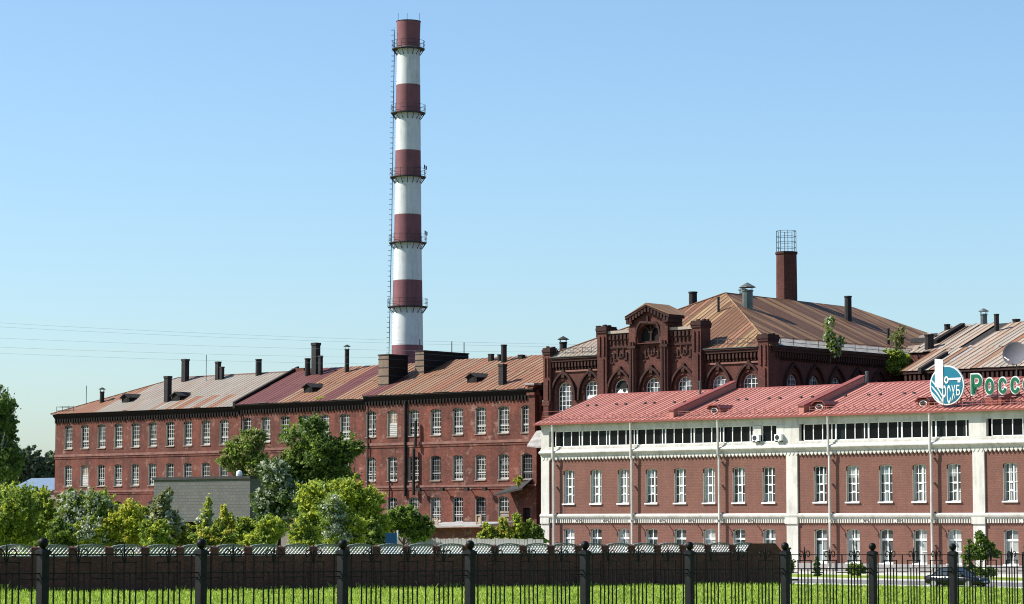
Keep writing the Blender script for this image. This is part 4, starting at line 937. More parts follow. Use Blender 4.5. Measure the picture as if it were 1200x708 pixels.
# ------------------------------------------------------------------ striped smokestack
def smokestack():
    y = 378.; p = at(476, 500, y); x = at(476.3, 400, y).x
    x = 0.5*(at(479.6, 60, y).x+at(476.6, 380, y).x)
    T = thing('smokestack', 'tall red and white banded smokestack with platforms and ladder behind the mill', 'chimney', (x, y, 3.4), 0); Zb = 3.4
    zz = lambda py: at(478, py, y).z-Zb
    rpx = [(26, 14.3), (40, 13.7), (57, 13.5), (100, 14.2), (180, 15.0), (270, 16.0), (380, 18.0), (612, 22.)]
    def rad(py):
        for (a, r0), (b, r1) in zip(rpx, rpx[1:]):
            if a <= py <= b: return (r0+(r1-r0)*(py-a)/(b-a))*y/F
        return 22*y/F
    bands = [26, 56, 100, 132, 177, 207, 252, 284, 329, 361, 405, 440, 485, 520, 612]
    for k, (a, b) in enumerate(zip(bands, bands[1:])):
        n = max(2, int((b-a)/10)); prof = [(rad(b-(b-a)*i/n), zz(b-(b-a)*i/n)) for i in range(n+1)]
        mb_ = MB().lathe(prof, 40); mb_.f = mb_.f[:-2]; o = mb_.build('band', 'stack_red' if k % 2 == 0 else 'stack_white', T, smooth=False)
        m_ = o.data
        for pl in m_.polygons: pl.use_smooth = len(pl.vertices) == 4
    MB().lathe([(rad(612)*1.05, -.5), (rad(612)*1.02, zz(612)+.1)], 40).build('base', 'hall_brick', T)
    MB().lathe([(rad(26)*1.0, zz(26)-.02), (rad(26)*1.04, zz(25.4)), (rad(26)*.8, zz(25.3))], 40).build('rim', 'soot_pipe', T)
    for py in (57.5, 132.5, 207.5, 284.5, 359.5):
        r = rad(py); ro = r+.72; z = zz(py); o = MB().lathe([(r, z-.12), (ro, z-.12), (ro, z), (r, z)], 32).build('platform', 'dark_steel', T)
        rl = MB(); n = 16
        for zz_ in (.55, 1.1): rl.path([(ro*math.cos(2*math.pi*i/n), ro*math.sin(2*math.pi*i/n), z+zz_) for i in range(n+1)], .03, 4)
        for i in range(n): t = 2*math.pi*i/n; rl.tube((ro*math.cos(t), ro*math.sin(t), z), (ro*math.cos(t), ro*math.sin(t), z+1.1), .03, 4); rl.tube((ro*.97*math.cos(t), ro*.97*math.sin(t), z-.1), (r*math.cos(t), r*math.sin(t), z-1.0), .06, 4)
        rl.build('railing', 'dark_steel', o)
        if py in (207.5, 284.5):
            for t in (.1, -.4): MB().tube((ro*math.cos(t), ro*math.sin(t), z), (ro*math.cos(t), ro*math.sin(t), z+1.7), .035, 4).box(ro*math.cos(t)-.05, ro*math.cos(t)+.13, ro*math.sin(t)-.1, ro*math.sin(t)+.1, z+1.1, z+1.6).build('antenna', 'dark_steel', o)
    ld = MB(); zs = [zz(py) for py in range(420, 32, -6)]; rs = [rad(py) for py in range(420, 32, -6)]; t = math.radians(188)
    for s_ in (-.28, .28):
        ld.path([((r+.38)*math.cos(t)-s_*math.sin(t), (r+.38)*math.sin(t)+s_*math.cos(t), z) for r, z in zip(rs, zs)], .035, 4)
    for r, z in zip(rs, zs):
        for q in (0, .36): ld.tube(((r+.38)*math.cos(t)+.28*math.sin(t), (r+.38)*math.sin(t)-.28*math.cos(t), z+q), ((r+.38)*math.cos(t)-.28*math.sin(t), (r+.38)*math.sin(t)+.28*math.cos(t), z+q), .025, 4)
        pts = [((r+.38)*math.cos(t)+.42*math.cos(a), (r+.38)*math.sin(t)+.42*math.sin(a), z) for a in [t-1.6+3.2*i/5 for i in range(6)]]; ld.path(pts, .025, 4)
    ld.build('ladder', 'dark_steel', T)
    for dx in (-1.5, -.2, 1.6): MB().tube((dx, .2, zz(27)), (dx, .2, zz(15)), .035, 4).build('lightning_rod', 'dark_steel', T)
smokestack()
# ------------------------------------------------------------------ grey box, far house, small yard things
def grey_block():
    fr = Frame(180, 205); L = fr.hit(293, 570)[0]; zt_ = fr.hit(236, 558.8)[1]; zb = fr.hit(236, 611.5)[1]; z0 = zt(fr.o.x, fr.o.y)
    T = fthing(fr, 'brick_garage', 'windowless pale grey brick block standing before the mill among bushes', 'garage', z=z0)
    MB().box(0, L, 0, 3.2, zb-z0, zt_-z0-.2).build('upper_wall', 'grey_brick', T)
    MB().box(0, L, 1.2, 3.2, 0, zb-z0).build('lower_wall', 'mill_brick_dark', T)
    for x in (.2, L/2, L-.5): MB().box(x, x+.35, .1, .45, 0, zb-z0).build('column', 'concrete_old', T)
    MB().box(-.12, L+.12, -.12, 3.3, zt_-z0-.2, zt_-z0).build('roof', 'tar_roof', T)
    s = MB().lathe([(.22, 0), (.25, .15), (.2, .38), (.05, .45)], 12); s.build('roof_vent', 'ac_white', T, (L*.83, .6, zt_-z0))
grey_block()
def far_house():
    fr = Frame(28, 420); z0 = 3.; L = fr.hit(74, 570)[0]; ze = fr.hit(45, 573)[1]; zr_ = ze+1.5
    T = fthing(fr, 'far_house', 'small house with blue-grey metal roof behind bushes at the far left', 'house', z=z0)
    MB().box(-3, L, 0, 8, 0, ze-z0).prism_x([(0, ze-z0), (8, ze-z0), (4, ze-z0+1.8)], -2.9, L-.1).build('wall', 'house_wall', T)
    MB().prism_x([(-.5, ze-z0-.1), (4, zr_-z0+.3), (8.5, ze-z0-.1), (8.5, ze-z0-.25), (4, zr_-z0+.15), (-.5, ze-z0-.25)], -3.4, L+.4).build('roof', 'blue_roof', T)
    for x in (-1.5, 1): o = MB().box(x, x+.9, -.05, 0, 1.0, 2.2).build('window', 'window_white', T); MB().box(x+.1, x+.8, -.07, -.05, 1.1, 2.1).build('pane', 'pane_old', o)
far_house()
def yard_bits():
    # low flat shed roof before the mill doorways
    fr = Frame(488, 262); L = fr.hit(566, 618)[0]; z0 = zt(fr.o.x, fr.o.y); zr_ = fr.hit(520, 619)[1]-z0
    T = fthing(fr, 'low_shed', 'low shed with flat pale broken roof in front of the mill', 'shed', z=z0)
    MB().box(.3, L-.3, .3, 4, 0, zr_).build('wall', 'mill_brick', T)
    MB().add([(-.2, -.4, zr_), (L, -.4, zr_+.15), (L+.2, 4.2, zr_+.5), (0, 4.2, zr_+.45), (-.2, -.4, zr_+.14), (L, -.4, zr_+.29), (L+.2, 4.2, zr_+.64), (0, 4.2, zr_+.6)], [(3, 2, 1, 0), (4, 5, 6, 7), (0, 1, 5, 4), (1, 2, 6, 5), (2, 3, 7, 6), (3, 0, 4, 7)]).build('roof', 'concrete_old', T)
    for xx, hh in ((.2, 1.0), (.85, 1.35)):
        c_ = MB().box(L*xx-.35, L*xx-.25, .8, .9, zr_+.2, zr_+hh).box(L*xx+.25, L*xx+.35, .8, .9, zr_+.2, zr_+hh).box(L*xx-.35, L*xx+.35, .82, .88, zr_+hh-.15, zr_+hh-.05).box(L*xx-.2, L*xx+.15, .9, .96, zr_+.2, zr_+hh-.3); c_.build('scrap_frame', 'boards', T)
    # grey board fence
    fr = Frame(478, 215); L = fr.hit(640, 633)[0]; z0 = zt(fr.o.x+3, fr.o.y); zr_ = fr.hit(540, 631)[1]-z0
    T = fthing(fr, 'board_fence', 'weathered grey board fence in front of the low shed', 'fence', z=z0); n = int(L/.28); bm_ = MB().box(0, .26, 0, .03, 0, zr_).mesh('board', 'weathered_wood')
    for i in range(n): inst(bm_, 'board', T, (i*.28, 0, R.uniform(-.06, .05)), (0, R.uniform(-.01, .01), 0))
    MB().box(0, L, .03, .09, zr_*.75, zr_*.75+.1).box(0, L, .03, .09, .4, .5).build('rail', 'weathered_wood', T)
    # blue board on a white post
    y = 150; p = at(459, 640, y); z0 = zt(p.x, y); zt_ = at(459, 621.5, y).z-z0
    T = thing('notice_board', 'small blue board with white pole above the lattice wall', 'sign', (p.x, y, z0)); MB().box(-.35, .3, -.03, .03, zt_-1.3, zt_-.15).build('board', 'blue_sign', T); MB().tube((.33, 0, 0), (.33, 0, zt_), .05, 6).build('pole', 'ac_white', T)
yard_bits()
# ------------------------------------------------------------------ brick wall with lattice tops
def lattice_wall():
    d = Vector((.01227, .01056)).normalized(); nrm = Vector((d.y, -d.x)); Y0 = 123.5; Lg = .01619*Y0; p0 = at(41, 640, Y0)
    rot = math.atan2(d.y, d.x)
    zb = lambda k: at((41+44.37*k)/(1+.01056*k), 693.4-7.9*max(0, min(1, k/23.)), Y0*(1+.01056*k)).z
    zt_ = lambda k: at((41+44.37*k)/(1+.01056*k), 652.3-5.2*max(0, min(1, k/23.)), Y0*(1+.01056*k)).z
    k0 = -3; o0 = Vector((p0.x, Y0))+d*(Lg*k0)
    T = thing('lattice_wall', 'dark brick garden wall topped with arched white and green lattice panels', 'wall', (o0.x, o0.y, zb(k0)), rot); B0 = zb(k0)
    N = 27; post_w = .36; dz = .55
    for k in range(N):
        kk = k+k0; x0 = k*Lg; z_0 = zb(kk)-B0-.5; z_1 = zt_(kk+.5)-B0
        MB().box(x0+post_w/2, x0+Lg-post_w/2, -.1, .1, z_0, z_1).build('wall_section', 'wall_brick', T)
        ph = z_1+.40
        MB().box(x0-post_w/2, x0+post_w/2, -.17, .17, z_0, ph).add([(x0-post_w/2, -.17, ph), (x0+post_w/2, -.17, ph), (x0+post_w/2, .17, ph), (x0-post_w/2, .17, ph), (x0, 0, ph+.1)], [(0, 1, 4), (1, 2, 4), (2, 3, 4), (3, 0, 4)]).build('pier', 'wall_brick', T)
        if kk >= 23.4: continue
        w = Lg-post_w; hh = .42; rise = .09; la = MB(); lb = MB()
        top = lambda x: hh+rise*(1-(2*x/w-1)**2)
        def slats(mb, sgn, y0, y1, n=11, th=.05):
            sp = w/n*1.15
            for i in range(-6, n+6):
                # diagonal bar x = i*sp + sgn*z
                pts = []
                for z in (0, .6):
                    pass
                xa = i*sp; xb = xa+sgn*.62; za, zb_ = 0., .62
                # clip to panel
                t0, t1 = 0., 1.
                dx = xb-xa
                for lim, s_ in ((0., 1), (w, -1)):
                    f0 = s_*(xa-lim); f1 = s_*(xb-lim)
                    if f0 < 0 and f1 < 0: t0 = 2; break
                    if f0 < 0: t0 = max(t0, f0/(f0-f1))
                    elif f1 < 0: t1 = min(t1, f0/(f0-f1))
                if t0 >= t1: continue
                for q in range(24):
                    if t1 > t0 and za+.62*t1 > top(xa+dx*t1): t1 -= .03
                if t1-t0 < .08: continue
                A_ = (xa+dx*t0, .62*t0); B_ = (xa+dx*t1, .62*t1); ex = th*.7
                mb.prism([(A_[0]-ex, A_[1]), (A_[0]+ex, A_[1]), (B_[0]+ex, B_[1]), (B_[0]-ex, B_[1])], y0, y1)
        slats(la, 1, -.045, .045, 9, .03); slats(lb, -1, .05, .07, 9, .03)
        la.box(0, w, -.09, .05, -.0, .04)
        n = 8
        for i in range(n):
            xa, xb = w*i/n, w*(i+1)/n; lb.prism([(xa, top(xa)), (xb, top(xb)), (xb, top(xb)+.06), (xa, top(xa)+.05)], -.09, .09)
        o = la.build('lattice_panel', 'lattice_white', T, (x0+post_w/2, 0, z_1)); lb.build('arched_rail', 'lattice_green', o)
    # raised blind end of the wall
    xe = (23.6-k0)*Lg; z_1 = zt_(23.5)-B0; MB().prism([(xe, z_1-1.9), (xe+2.9, z_1-1.9), (xe+2.9, z_1+.0), (xe+2.3, z_1+.5), (xe+.3, z_1+.5), (xe, z_1+.1)], -.14, .14).build('end_panel', 'wall_brick', T)
    e = Vector((o0.x, o0.y))+d*(xe+3.4); zg = zt(e.x, e.y)
    G = thing('gate_post', 'dark teal steel post at the right end of the brick wall', 'post', (e.x, e.y, zg), rot); MB().box(-.16, .16, -.16, .16, 0, 2.15).build('shaft', 'car_paint', G); MB().box(-.2, .2, -.2, .2, 2.15, 2.25).build('cap', 'dark_steel', G); MB().box(.16, .95, -.03, .03, .3, .4).build('stub_rail', 'dark_steel', G)
    return o0, d, nrm, Lg*(26)
WO, WD, WN, WL = lattice_wall()
# ------------------------------------------------------------------ iron fence in the foreground
def iron_fence():
    fr = Frame(51, 38.75); fr.rot = ROT; L = 3.07; slope = -.23/24.6; zc0 = at(51, 645.5, 38.75).z; base = zc0-1.85
    T = thing('iron_fence', 'black wrought iron fence with scrolls and ball-topped posts along the grass', 'fence', (fr.o.x, fr.o.y, base), ROT)
    pm = MB().box(-.065, .065, -.065, .065, -.3, 1.80).box(-.085, .085, -.085, .085, 1.80, 1.85).box(-.075, .075, -.075, .075, 1.42, 1.45).mesh('post', 'post_iron')
    ball = MB().lathe([(.03, 1.85), (.035, 1.895)]+[(.078*math.sin(t), 1.965-.078*math.cos(t)) for t in [math.pi*(.15+.85*i/9) for i in range(10)]], 16).mesh('ball_finial', 'black_iron', True)
    cap = MB().add([(-.085, -.085, 1.85), (.085, -.085, 1.85), (.085, .085, 1.85), (-.085, .085, 1.85), (0, 0, 1.9)], [(0, 1, 4), (1, 2, 4), (2, 3, 4), (3, 0, 4)]).mesh('cap', 'black_iron')
    H = 1.85; sh = lambda y, z: (0, y, z+slope*y)
    rl_ = []; gs = [.215*L, .5*L, .785*L]; sg = [.065*L, .36*L, .64*L, .935*L]; bs = .112; r = .0142
    def rail(y0, y1, z, rr=.013): rl_.append(MB().tube(sh(y0, z), sh(y1, z), rr, 4).mesh('rail', 'black_iron'))
    rail(.06, L-.06, H-.33); rail(.06, L-.06, .18); rail(.06, L-.06, H-.053, .012)
    ends = [.06]+[x for g_ in gs for x in (g_-2*bs, g_+2*bs)]+[L-.06]
    for i in range(0, len(ends), 2): rail(ends[i], ends[i+1], H-.41)
    for g_ in gs: rail(g_-2.2*bs, g_+2.2*bs, H-.17)
    
    pk_full = MB().tube((0, 0, .08), (0, 0, H-.06), r, 5).mesh('picket', 'black_iron'); pk_short = MB().tube((0, 0, .08), (0, 0, H-.33), r, 5).mesh('picket', 'black_iron')
    pk_mid = MB().tube((0, 0, .08), (0, 0, H-.17), r, 5).mesh('picket', 'black_iron')
    pk_sp = MB().tube((0, 0, .08), (0, 0, H-.02), r, 5).lathe([(.004, H-.06), (.022, H-.0), (.012, H+.05), (.002, H+.12)], 6).mesh('picket', 'black_iron')
    def scroll(sg_):
        pts = [(0, sg_*.015, H-.175), (0, sg_*.028, H-.12), (0, sg_*.036, H-.07)]
        for i in range(15): t = math.pi-i*(math.pi*1.75)/14; rr = .078*(1-.5*i/14); pts.append((0, sg_*(.122+rr*math.cos(t)), H-.045+rr*math.sin(t)))
        return MB().path(pts, .0105, 5).mesh('scroll', 'black_iron')
    sc = {1: scroll(1), -1: scroll(-1)}
    for k in range(-2, 13):
        y = k*L; o = inst(pm, 'post', T, (0, y, slope*y)); inst(cap, 'cap', o, (0, 0, 0)); inst(ball, 'ball_finial', o, (0, 0, 0))
        if k == 12: break
        p = inst(rl_[0], 'fence_panel', T, (0, y, slope*y))
        for q in rl_[1:]: inst(q, 'rail', p, (0, 0, 0))
        for s_ in sg: inst(pk_full, 'picket', p, (0, s_, slope*s_))
        for g_ in gs:
            for q in (-2, -1, 0, 1, 2):
                yy = g_+q*bs*(1 if abs(q) < 2 else 1.)
                inst(pk_sp if q == 0 else (pk_short if abs(q) == 1 else pk_mid), 'picket', p, (0, yy, slope*yy))
            for s_ in (-1, 1): inst(sc[s_], 'scroll', p, (0, g_, slope*g_))
iron_fence()
# ------------------------------------------------------------------ parked car
def car():
    fr = BK; q = at(1122, 688.2, 181.5); loc_ = BK.loc(q); T = fthing(BK, 'parked_car', 'dark blue-black saloon car parked on the road beyond the fence', 'car', loc_.x, loc_.y, .015)
    L, Wd = 4.45, 1.72
    # lower body sections along x: (x, z_bottom, z_top, half width)
    body = [(-2.22, .42, .66, .62), (-2.16, .30, .82, .76), (-1.95, .24, .90, .82), (-1.45, .22, .93, .85), (-.7, .21, .92, .86), (.3, .21, .91, .86), (1.0, .21, .88, .85), (1.5, .22, .82, .83), (1.95, .25, .74, .79), (2.15, .30, .66, .72), (2.23, .38, .56, .58)]
    n = 14; v = []; f = []
    for x, zb, zt_, hw in body:
        zm = (zb+zt_)/2; hh = (zt_-zb)/2
        for i in range(n):
            t = 2*math.pi*i/n; c, s = math.cos(t), math.sin(t); e = .45
            v.append((x, hw*math.copysign(abs(c)**e, c), zm+hh*math.copysign(abs(s)**e, s)))
    for j in range(len(body)-1): f += [(j*n+i, j*n+(i+1) % n, (j+1)*n+(i+1) % n, (j+1)*n+i) for i in range(n)]
    f += [tuple(range(n-1, -1, -1)), tuple(range((len(body)-1)*n, len(body)*n))]
    bmb = MB(); bmb.v = v; bmb.f = f; B_ = bmb.build('body', 'car_paint', T, smooth=True)
    # greenhouse
    gl = MB().add([(-1.55, -.72, .88), (1.0, -.74, .86), (1.0, .74, .86), (-1.55, .72, .88), (-.95, -.58, 1.36), (.2, -.58, 1.37), (.2, .58, 1.37), (-.95, .58, 1.36)], [(0, 1, 5, 4), (1, 2, 6, 5), (2, 3, 7, 6), (3, 0, 4, 7), (4, 5, 6, 7)]).build('cabin_glass', 'car_glass', T)
    rfm = MB().add([(-1.0, -.59, 1.355), (.22, -.59, 1.365), (.22, .59, 1.365), (-1.0, .59, 1.355), (-.8, -.46, 1.43), (.02, -.46, 1.435), (.02, .46, 1.435), (-.8, .46, 1.43)], [(0, 1, 5, 4), (1, 2, 6, 5), (2, 3, 7, 6), (3, 0, 4, 7), (4, 5, 6, 7)])
    for s in (-1, 1):
        for (x0, x1) in ((1.02, .22), (-.33, -.36), (-1.58, -.98)): rfm.tube((x0, s*.735, .87), (x1, s*.585, 1.37), .035, 5)
    rfm.build('roof', 'car_paint', T)
    for x in (-1.35, 1.38):
        for s in (-1, 1):
            o = MB().lathe([(.14, -.1), (.30, -.1), (.315, -.06), (.315, .06), (.30, .1), (.14, .1)], 24).build('wheel', 'tyre', T, (x, s*.78, .315)); o.rotation_euler = (math.pi/2, 0, 0)
            rm = MB().lathe([(.05, -.105), (.2, -.108), (.205, -.09), (.205, .09), (.2, .108), (.05, .105)], 20)
            rm.build('rim', 'alloy', o)
    for s in (-1, 1):
        MB().lathe([(.02, 0), (.12, .02), (.09, .06)], 10).build('headlight', 'lamp_clear', T, (2.12, s*.55, .62)).rotation_euler = (0, math.pi/2, 0)
        MB().box(-2.22, -2.12, s*.6-.13, s*.6+.13, .62, .78).build('tail_light', 'lamp_red', T)
        MB().prism([(.7, .93), (.9, .93), (.88, 1.06), (.74, 1.06)], s*.82-.06, s*.82+.12 if s > 0 else s*.82+.06).build('mirror', 'car_paint', T)
        for x in (-.55, .35): MB().box(x, x+.18, s*.865-.015, s*.865+.015, .76, .79).build('handle', 'alloy', T)
    MB().box(2.2, 2.25, -.26, .26, .42, .53).build('number_plate', 'sign_white', T)
car()
# ------------------------------------------------------------------ trees and bushes
def leaves(rng, blobs, n, leaf, clump=.30, elong=1.7, droop=0.):
    """blobs: (centre, (rx,ry,rz)); leaves gathered in clumps spread through each blob; returns verts, faces"""
    vol = np.array([b[1][0]*b[1][1]*b[1][2] for b in blobs])**.8; cnt = np.maximum(30, (n*vol/vol.sum()).astype(int)); P = []
    C = []
    for (c, r), k in zip(blobs, cnt):
        nc = max(10, int(k/55)); d = rng.normal(size=(nc, 3)); d /= np.linalg.norm(d, axis=1)[:, None]; rad = rng.uniform(.45, 1.04, (nc, 1)); cc = d*rad*np.array(r)+np.array(c)
        C.append(cc); idx = rng.integers(0, nc, k); sg = clump*np.array(r)*rng.uniform(.5, 1.2, (nc, 1))[idx]
        P.append(cc[idx]+rng.normal(size=(k, 3))*sg*np.array([.75, .75, .6]))
        ns = max(8, int(k/150))                                        # shoots that break the outline
        d = rng.normal(size=(ns, 3)); d[:, 2] = np.abs(d[:, 2])*.9+.1; d /= np.linalg.norm(d, axis=1)[:, None]; ln = rng.uniform(1.05, 1.6, (ns, 1)); kk = max(ns, int(k*.55)); idx = rng.integers(0, ns, kk); t = rng.uniform(.45, 1, (kk, 1))**.8
        rr_ = np.array(r); sp = np.minimum(rr_, rr_.mean()*1.2)
        pos = d[idx]*ln[idx]*t*sp; pos[:, 2] -= (t[:, 0]**2)*.12*r[2]*(1+3*droop); P.append(pos+np.array(c)+rng.normal(size=(kk, 3))*np.minimum(rr_.mean()*.085, .28)*(1.3-t))
    P = np.concatenate(P); k = len(P)
    nrm = rng.normal(size=(k, 3)); nrm[:, 2] += .6; nrm /= np.linalg.norm(nrm, axis=1)[:, None]
    u = np.cross(nrm, rng.normal(size=(k, 3))); u[:, 2] -= droop; u /= np.linalg.norm(u, axis=1)[:, None]; v = np.cross(nrm, u)
    s = leaf*rng.uniform(.55, 1.25, (k, 1)); a = u*s*elong*.5; b = v*s*.5
    V = np.stack([P-a, P-a*.1+b, P+a, P-a*.1-b], 1).reshape(-1, 3); return V, k, np.concatenate(C)
def quads_obj(name, V, k, matn, parent=None):
    m_ = bpy.data.meshes.new(name); m_.vertices.add(4*k); m_.vertices.foreach_set('co', V.astype(np.float32).ravel()); m_.loops.add(4*k); m_.loops.foreach_set('vertex_index', np.arange(4*k, dtype=np.int32))
    m_.polygons.add(k); m_.polygons.foreach_set('loop_start', np.arange(0, 4*k, 4, dtype=np.int32)); m_.update(calc_edges=True); m_.materials.append(M[matn])
    o = bpy.data.objects.new(name, m_); return link(o, parent)
def plant(name, label, cat, px, y, blobs_px, n, leaf, matn, group=None, z0=None, trunk=True, bark='bark', second=None, clump=.30, seed=0, droop=0., elong=1.7, zbase=None):
    """blobs_px: (px, py, rx_px, ry_px); the plant stands at depth y"""
    rng = np.random.default_rng(seed+int(px+100)*7+3); bx = at(px, 640, y).x; z0 = zt(bx, y) if zbase is None else zbase; T = thing(name, label, cat, (bx, y, z0), 0, group); s = y/F; bl = []
    for (qx, qy, rx, ry) in blobs_px:
        c = at(qx, qy, y); r = (rx*s, .5*(rx+ry)*s*.9, ry*s); oy = rng.uniform(-.25, .25)*r[0]
        nb = 1 if min(rx, ry) < 7 else 5                                # each mass breaks up into uneven boughs
        for q in range(nb):
            if nb == 1: bl.append(((c.x-bx, oy, c.z-z0), r)); continue
            d_ = rng.normal(size=3); d_ /= np.linalg.norm(d_); f_ = rng.uniform(.15, .62); k_ = rng.uniform(.45, .78)
            bl.append(((c.x-bx+d_[0]*f_*r[0], oy+d_[1]*f_*r[1], c.z-z0+d_[2]*f_*r[2]), (r[0]*k_*rng.uniform(.8, 1.2), r[1]*k_, r[2]*k_*rng.uniform(.8, 1.25))))
    n = int(n*1.3); leaf *= .80; clump *= .95
    V, k, C = leaves(rng, bl, n, leaf, clump, elong, droop); quads_obj('crown', V, k, matn, T)
    if second:
        V2, k2, _ = leaves(rng, bl, int(n*second[1]), leaf*1.05, clump*.9, elong, droop); quads_obj('pale_leaves', V2, k2, second[0], T)
    if trunk:
        tb = MB(); top = max(c[0][2] for c in bl); H = max(.6, top*.8); r0 = max(.04, min(.22, H*.022)); pts = [Vector((0, 0, -.15))]
        for i in range(1, 7): pts.append(Vector((rng.normal()*.03*H*i/6, rng.normal()*.03*H, H*i/6)))
        for i in range(6): tb.tube(pts[i], pts[i+1], r0*(1-i/7), 7, r0*(1-(i+1)/7))
        for c in C[rng.permutation(len(C))[:min(len(C), 26)]]:
            j = int(np.clip(c[2]/H*4.5, 1, 5)); st_ = pts[j]; e_ = Vector(c); md = st_.lerp(e_, .5)+Vector((0, 0, .08*(e_-st_).length)); tb.tube(st_, md, r0*.35, 5, r0*.22); tb.tube(md, e_, r0*.22, 4, r0*.08)
        tb.build('trunk', bark, T)
    return T
plant('birch_tree', 'tall drooping dark green birch cut by the left edge of the photo', 'tree', -4, 175, [(-6, 482, 24, 30), (0, 520, 25, 34), (-8, 555, 30, 26), (8, 540, 18, 30), (-8, 458, 14, 16), (10, 500, 12, 24)], 17000, .15, 'leaf_dark', bark='bark_birch', droop=.9, seed=1)
for i, (px, py, rx, ry) in enumerate(((22, 538, 16, 14), (40, 542, 16, 16), (58, 545, 13, 14), (74, 548, 14, 14))):
    plant('far_tree', ('distant grey-green tree just right of the birch', 'distant round tree above the blue-grey house roof', 'distant tree touching the left corner of the mill', 'distant tree mostly hidden behind the mill corner')[i], 'tree', px, 470, [(px, py, rx, ry), (px-4, py+16, rx, ry), (px+5, py+26, rx, ry)], 3500, .55, 'leaf_far', 'far trees at the left', seed=i, zbase=3)
G1 = 'bushes behind the lattice wall'
plant('bush', 'dense mid green bush at the far left below the birch', 'bush', 8, 150, [(5, 605, 26, 30), (28, 600, 22, 32), (-5, 620, 26, 24), (22, 628, 28, 20)], 9000, .13, 'leaf_mid', G1, second=('leaf_lime', .25), seed=2)
plant('bush', 'yellow-green leafy bush between far left bush and silvery shrub', 'bush', 50, 154, [(50, 600, 18, 26), (60, 622, 22, 22), (42, 618, 20, 22)], 6500, .13, 'leaf_lime', G1, second=('leaf_mid', .5), seed=3)
plant('bush', 'silvery white-leaved shrub below the left end of the mill', 'bush', 88, 150, [(88, 596, 20, 26), (100, 612, 22, 26), (78, 622, 22, 18), (112, 590, 14, 20)], 6500, .13, 'leaf_mid', G1, second=('leaf_silver', .55), seed=4)
plant('bush', 'bright yellow-green low bush left of the grey block', 'bush', 142, 149, [(140, 612, 22, 20), (155, 606, 14, 22), (128, 626, 20, 14), (160, 628, 20, 12)], 6500, .13, 'leaf_lime', G1, second=('leaf_yellow', .5), seed=5)
plant('bush', 'upright grey-green willow bush before the left corner of the grey block', 'bush', 190, 151, [(188, 600, 11, 22), (196, 618, 15, 20), (178, 626, 14, 14), (196, 584, 6, 10)], 6500, .14, 'leaf_olive', G1, second=('leaf_silver', .35), elong=2.6, seed=6)
plant('bush', 'slim pale green sapling before the middle of the grey block', 'bush', 240, 150, [(240, 606, 8, 16), (238, 624, 11, 16), (244, 592, 4, 10)], 3800, .13, 'leaf_lime', G1, second=('leaf_silver', .5), seed=7)
plant('bush', 'small yellowish sapling right of the slim pale one', 'bush', 264, 148, [(264, 614, 8, 14), (267, 628, 11, 12), (262, 600, 4, 8)], 3600, .13, 'leaf_yellow', G1, second=('leaf_lime', .5), seed=8)
plant('bush', 'mid green bush between the silvery shrub and the bright low bush', 'bush', 118, 158, [(116, 606, 18, 20), (126, 622, 18, 18)], 5200, .13, 'leaf_mid', G1, second=('leaf_lime', .4), seed=51)
plant('bush', 'yellowish bush just left of the willow bush before the grey block', 'bush', 166, 156, [(166, 612, 14, 20), (172, 626, 16, 14)], 4200, .13, 'leaf_yellow', G1, second=('leaf_mid', .7), seed=52)
plant('bush', 'dark low bush in the shade below the grey block', 'bush', 216, 162, [(216, 630, 12, 10), (226, 632, 12, 8)], 4200, .13, 'leaf_dark', G1, second=('leaf_mid', .4), seed=53)
plant('bush', 'low green bush at the foot of the silvery poplar', 'bush', 288, 149, [(288, 622, 16, 16), (306, 628, 18, 12)], 4200, .13, 'leaf_mid', G1, second=('leaf_lime', .5), seed=54)
FILL = ((-8, 'leaf_mid', 'leaf_lime', 'low green bush filling the left corner above the wall'), (34, 'leaf_lime', 'leaf_mid', 'low lime bush behind the first fence post from the left'), (72, 'leaf_mid', 'leaf_dark', 'low dark bush just right of the first fence post'), (104, 'leaf_lime', 'leaf_silver', 'low pale bush at the foot of the silvery shrub'),
        (134, 'leaf_yellow', 'leaf_mid', 'low yellow bush at the foot of the bright low bush'), (180, 'leaf_mid', 'leaf_lime', 'low green bush at the foot of the willow bush'), (206, 'leaf_lime', 'leaf_olive', 'low olive-lime bush left of the second fence post'), (252, 'leaf_mid', 'leaf_yellow', 'low bush between the two slim saplings'),
        (276, 'leaf_olive', 'leaf_lime', 'low olive bush right of the yellowish sapling'), (312, 'leaf_lime', 'leaf_mid', 'low lime bush below the silvery poplar'), (350, 'leaf_mid', 'leaf_lime', 'low green bush left of the third fence post'), (412, 'leaf_lime', 'leaf_mid', 'low lime bush right of the third fence post'), (432, 'leaf_mid', 'leaf_dark', 'low green bush left of the blue board'))
for i, (px, m1, m2, lab) in enumerate(FILL):
    hh = R.uniform(13, 22); plant('bush', lab, 'bush', px, R.uniform(146, 157), [(px, 646-hh, 19, hh), (px+R.uniform(-14, 14), 640, 22, 10), (px+R.uniform(-8, 8), 640-hh*1.3, 8, hh*.6)], 4200, .135, m1, G1, second=(m2, .6), seed=60+i, trunk=False)
plant('broadleaf_tree', 'loose olive tree with reddish tint left of the dark tree', 'tree', 292, 232, [(285, 530, 24, 20), (300, 515, 14, 14), (272, 540, 16, 14), (305, 545, 18, 18), (290, 560, 18, 14)], 8500, .20, 'leaf_olive', second=('leaf_mid', .4), seed=9)
plant('broadleaf_tree', 'large dark green spreading tree in front of the mill', 'tree', 366, 215, [(368, 525, 34, 28), (345, 545, 30, 26), (395, 535, 26, 22), (412, 525, 14, 14), (372, 500, 16, 12), (330, 560, 24, 24), (385, 560, 34, 20), (352, 575, 30, 20)], 22000, .19, 'leaf_dark', second=('leaf_mid', .3), seed=10)
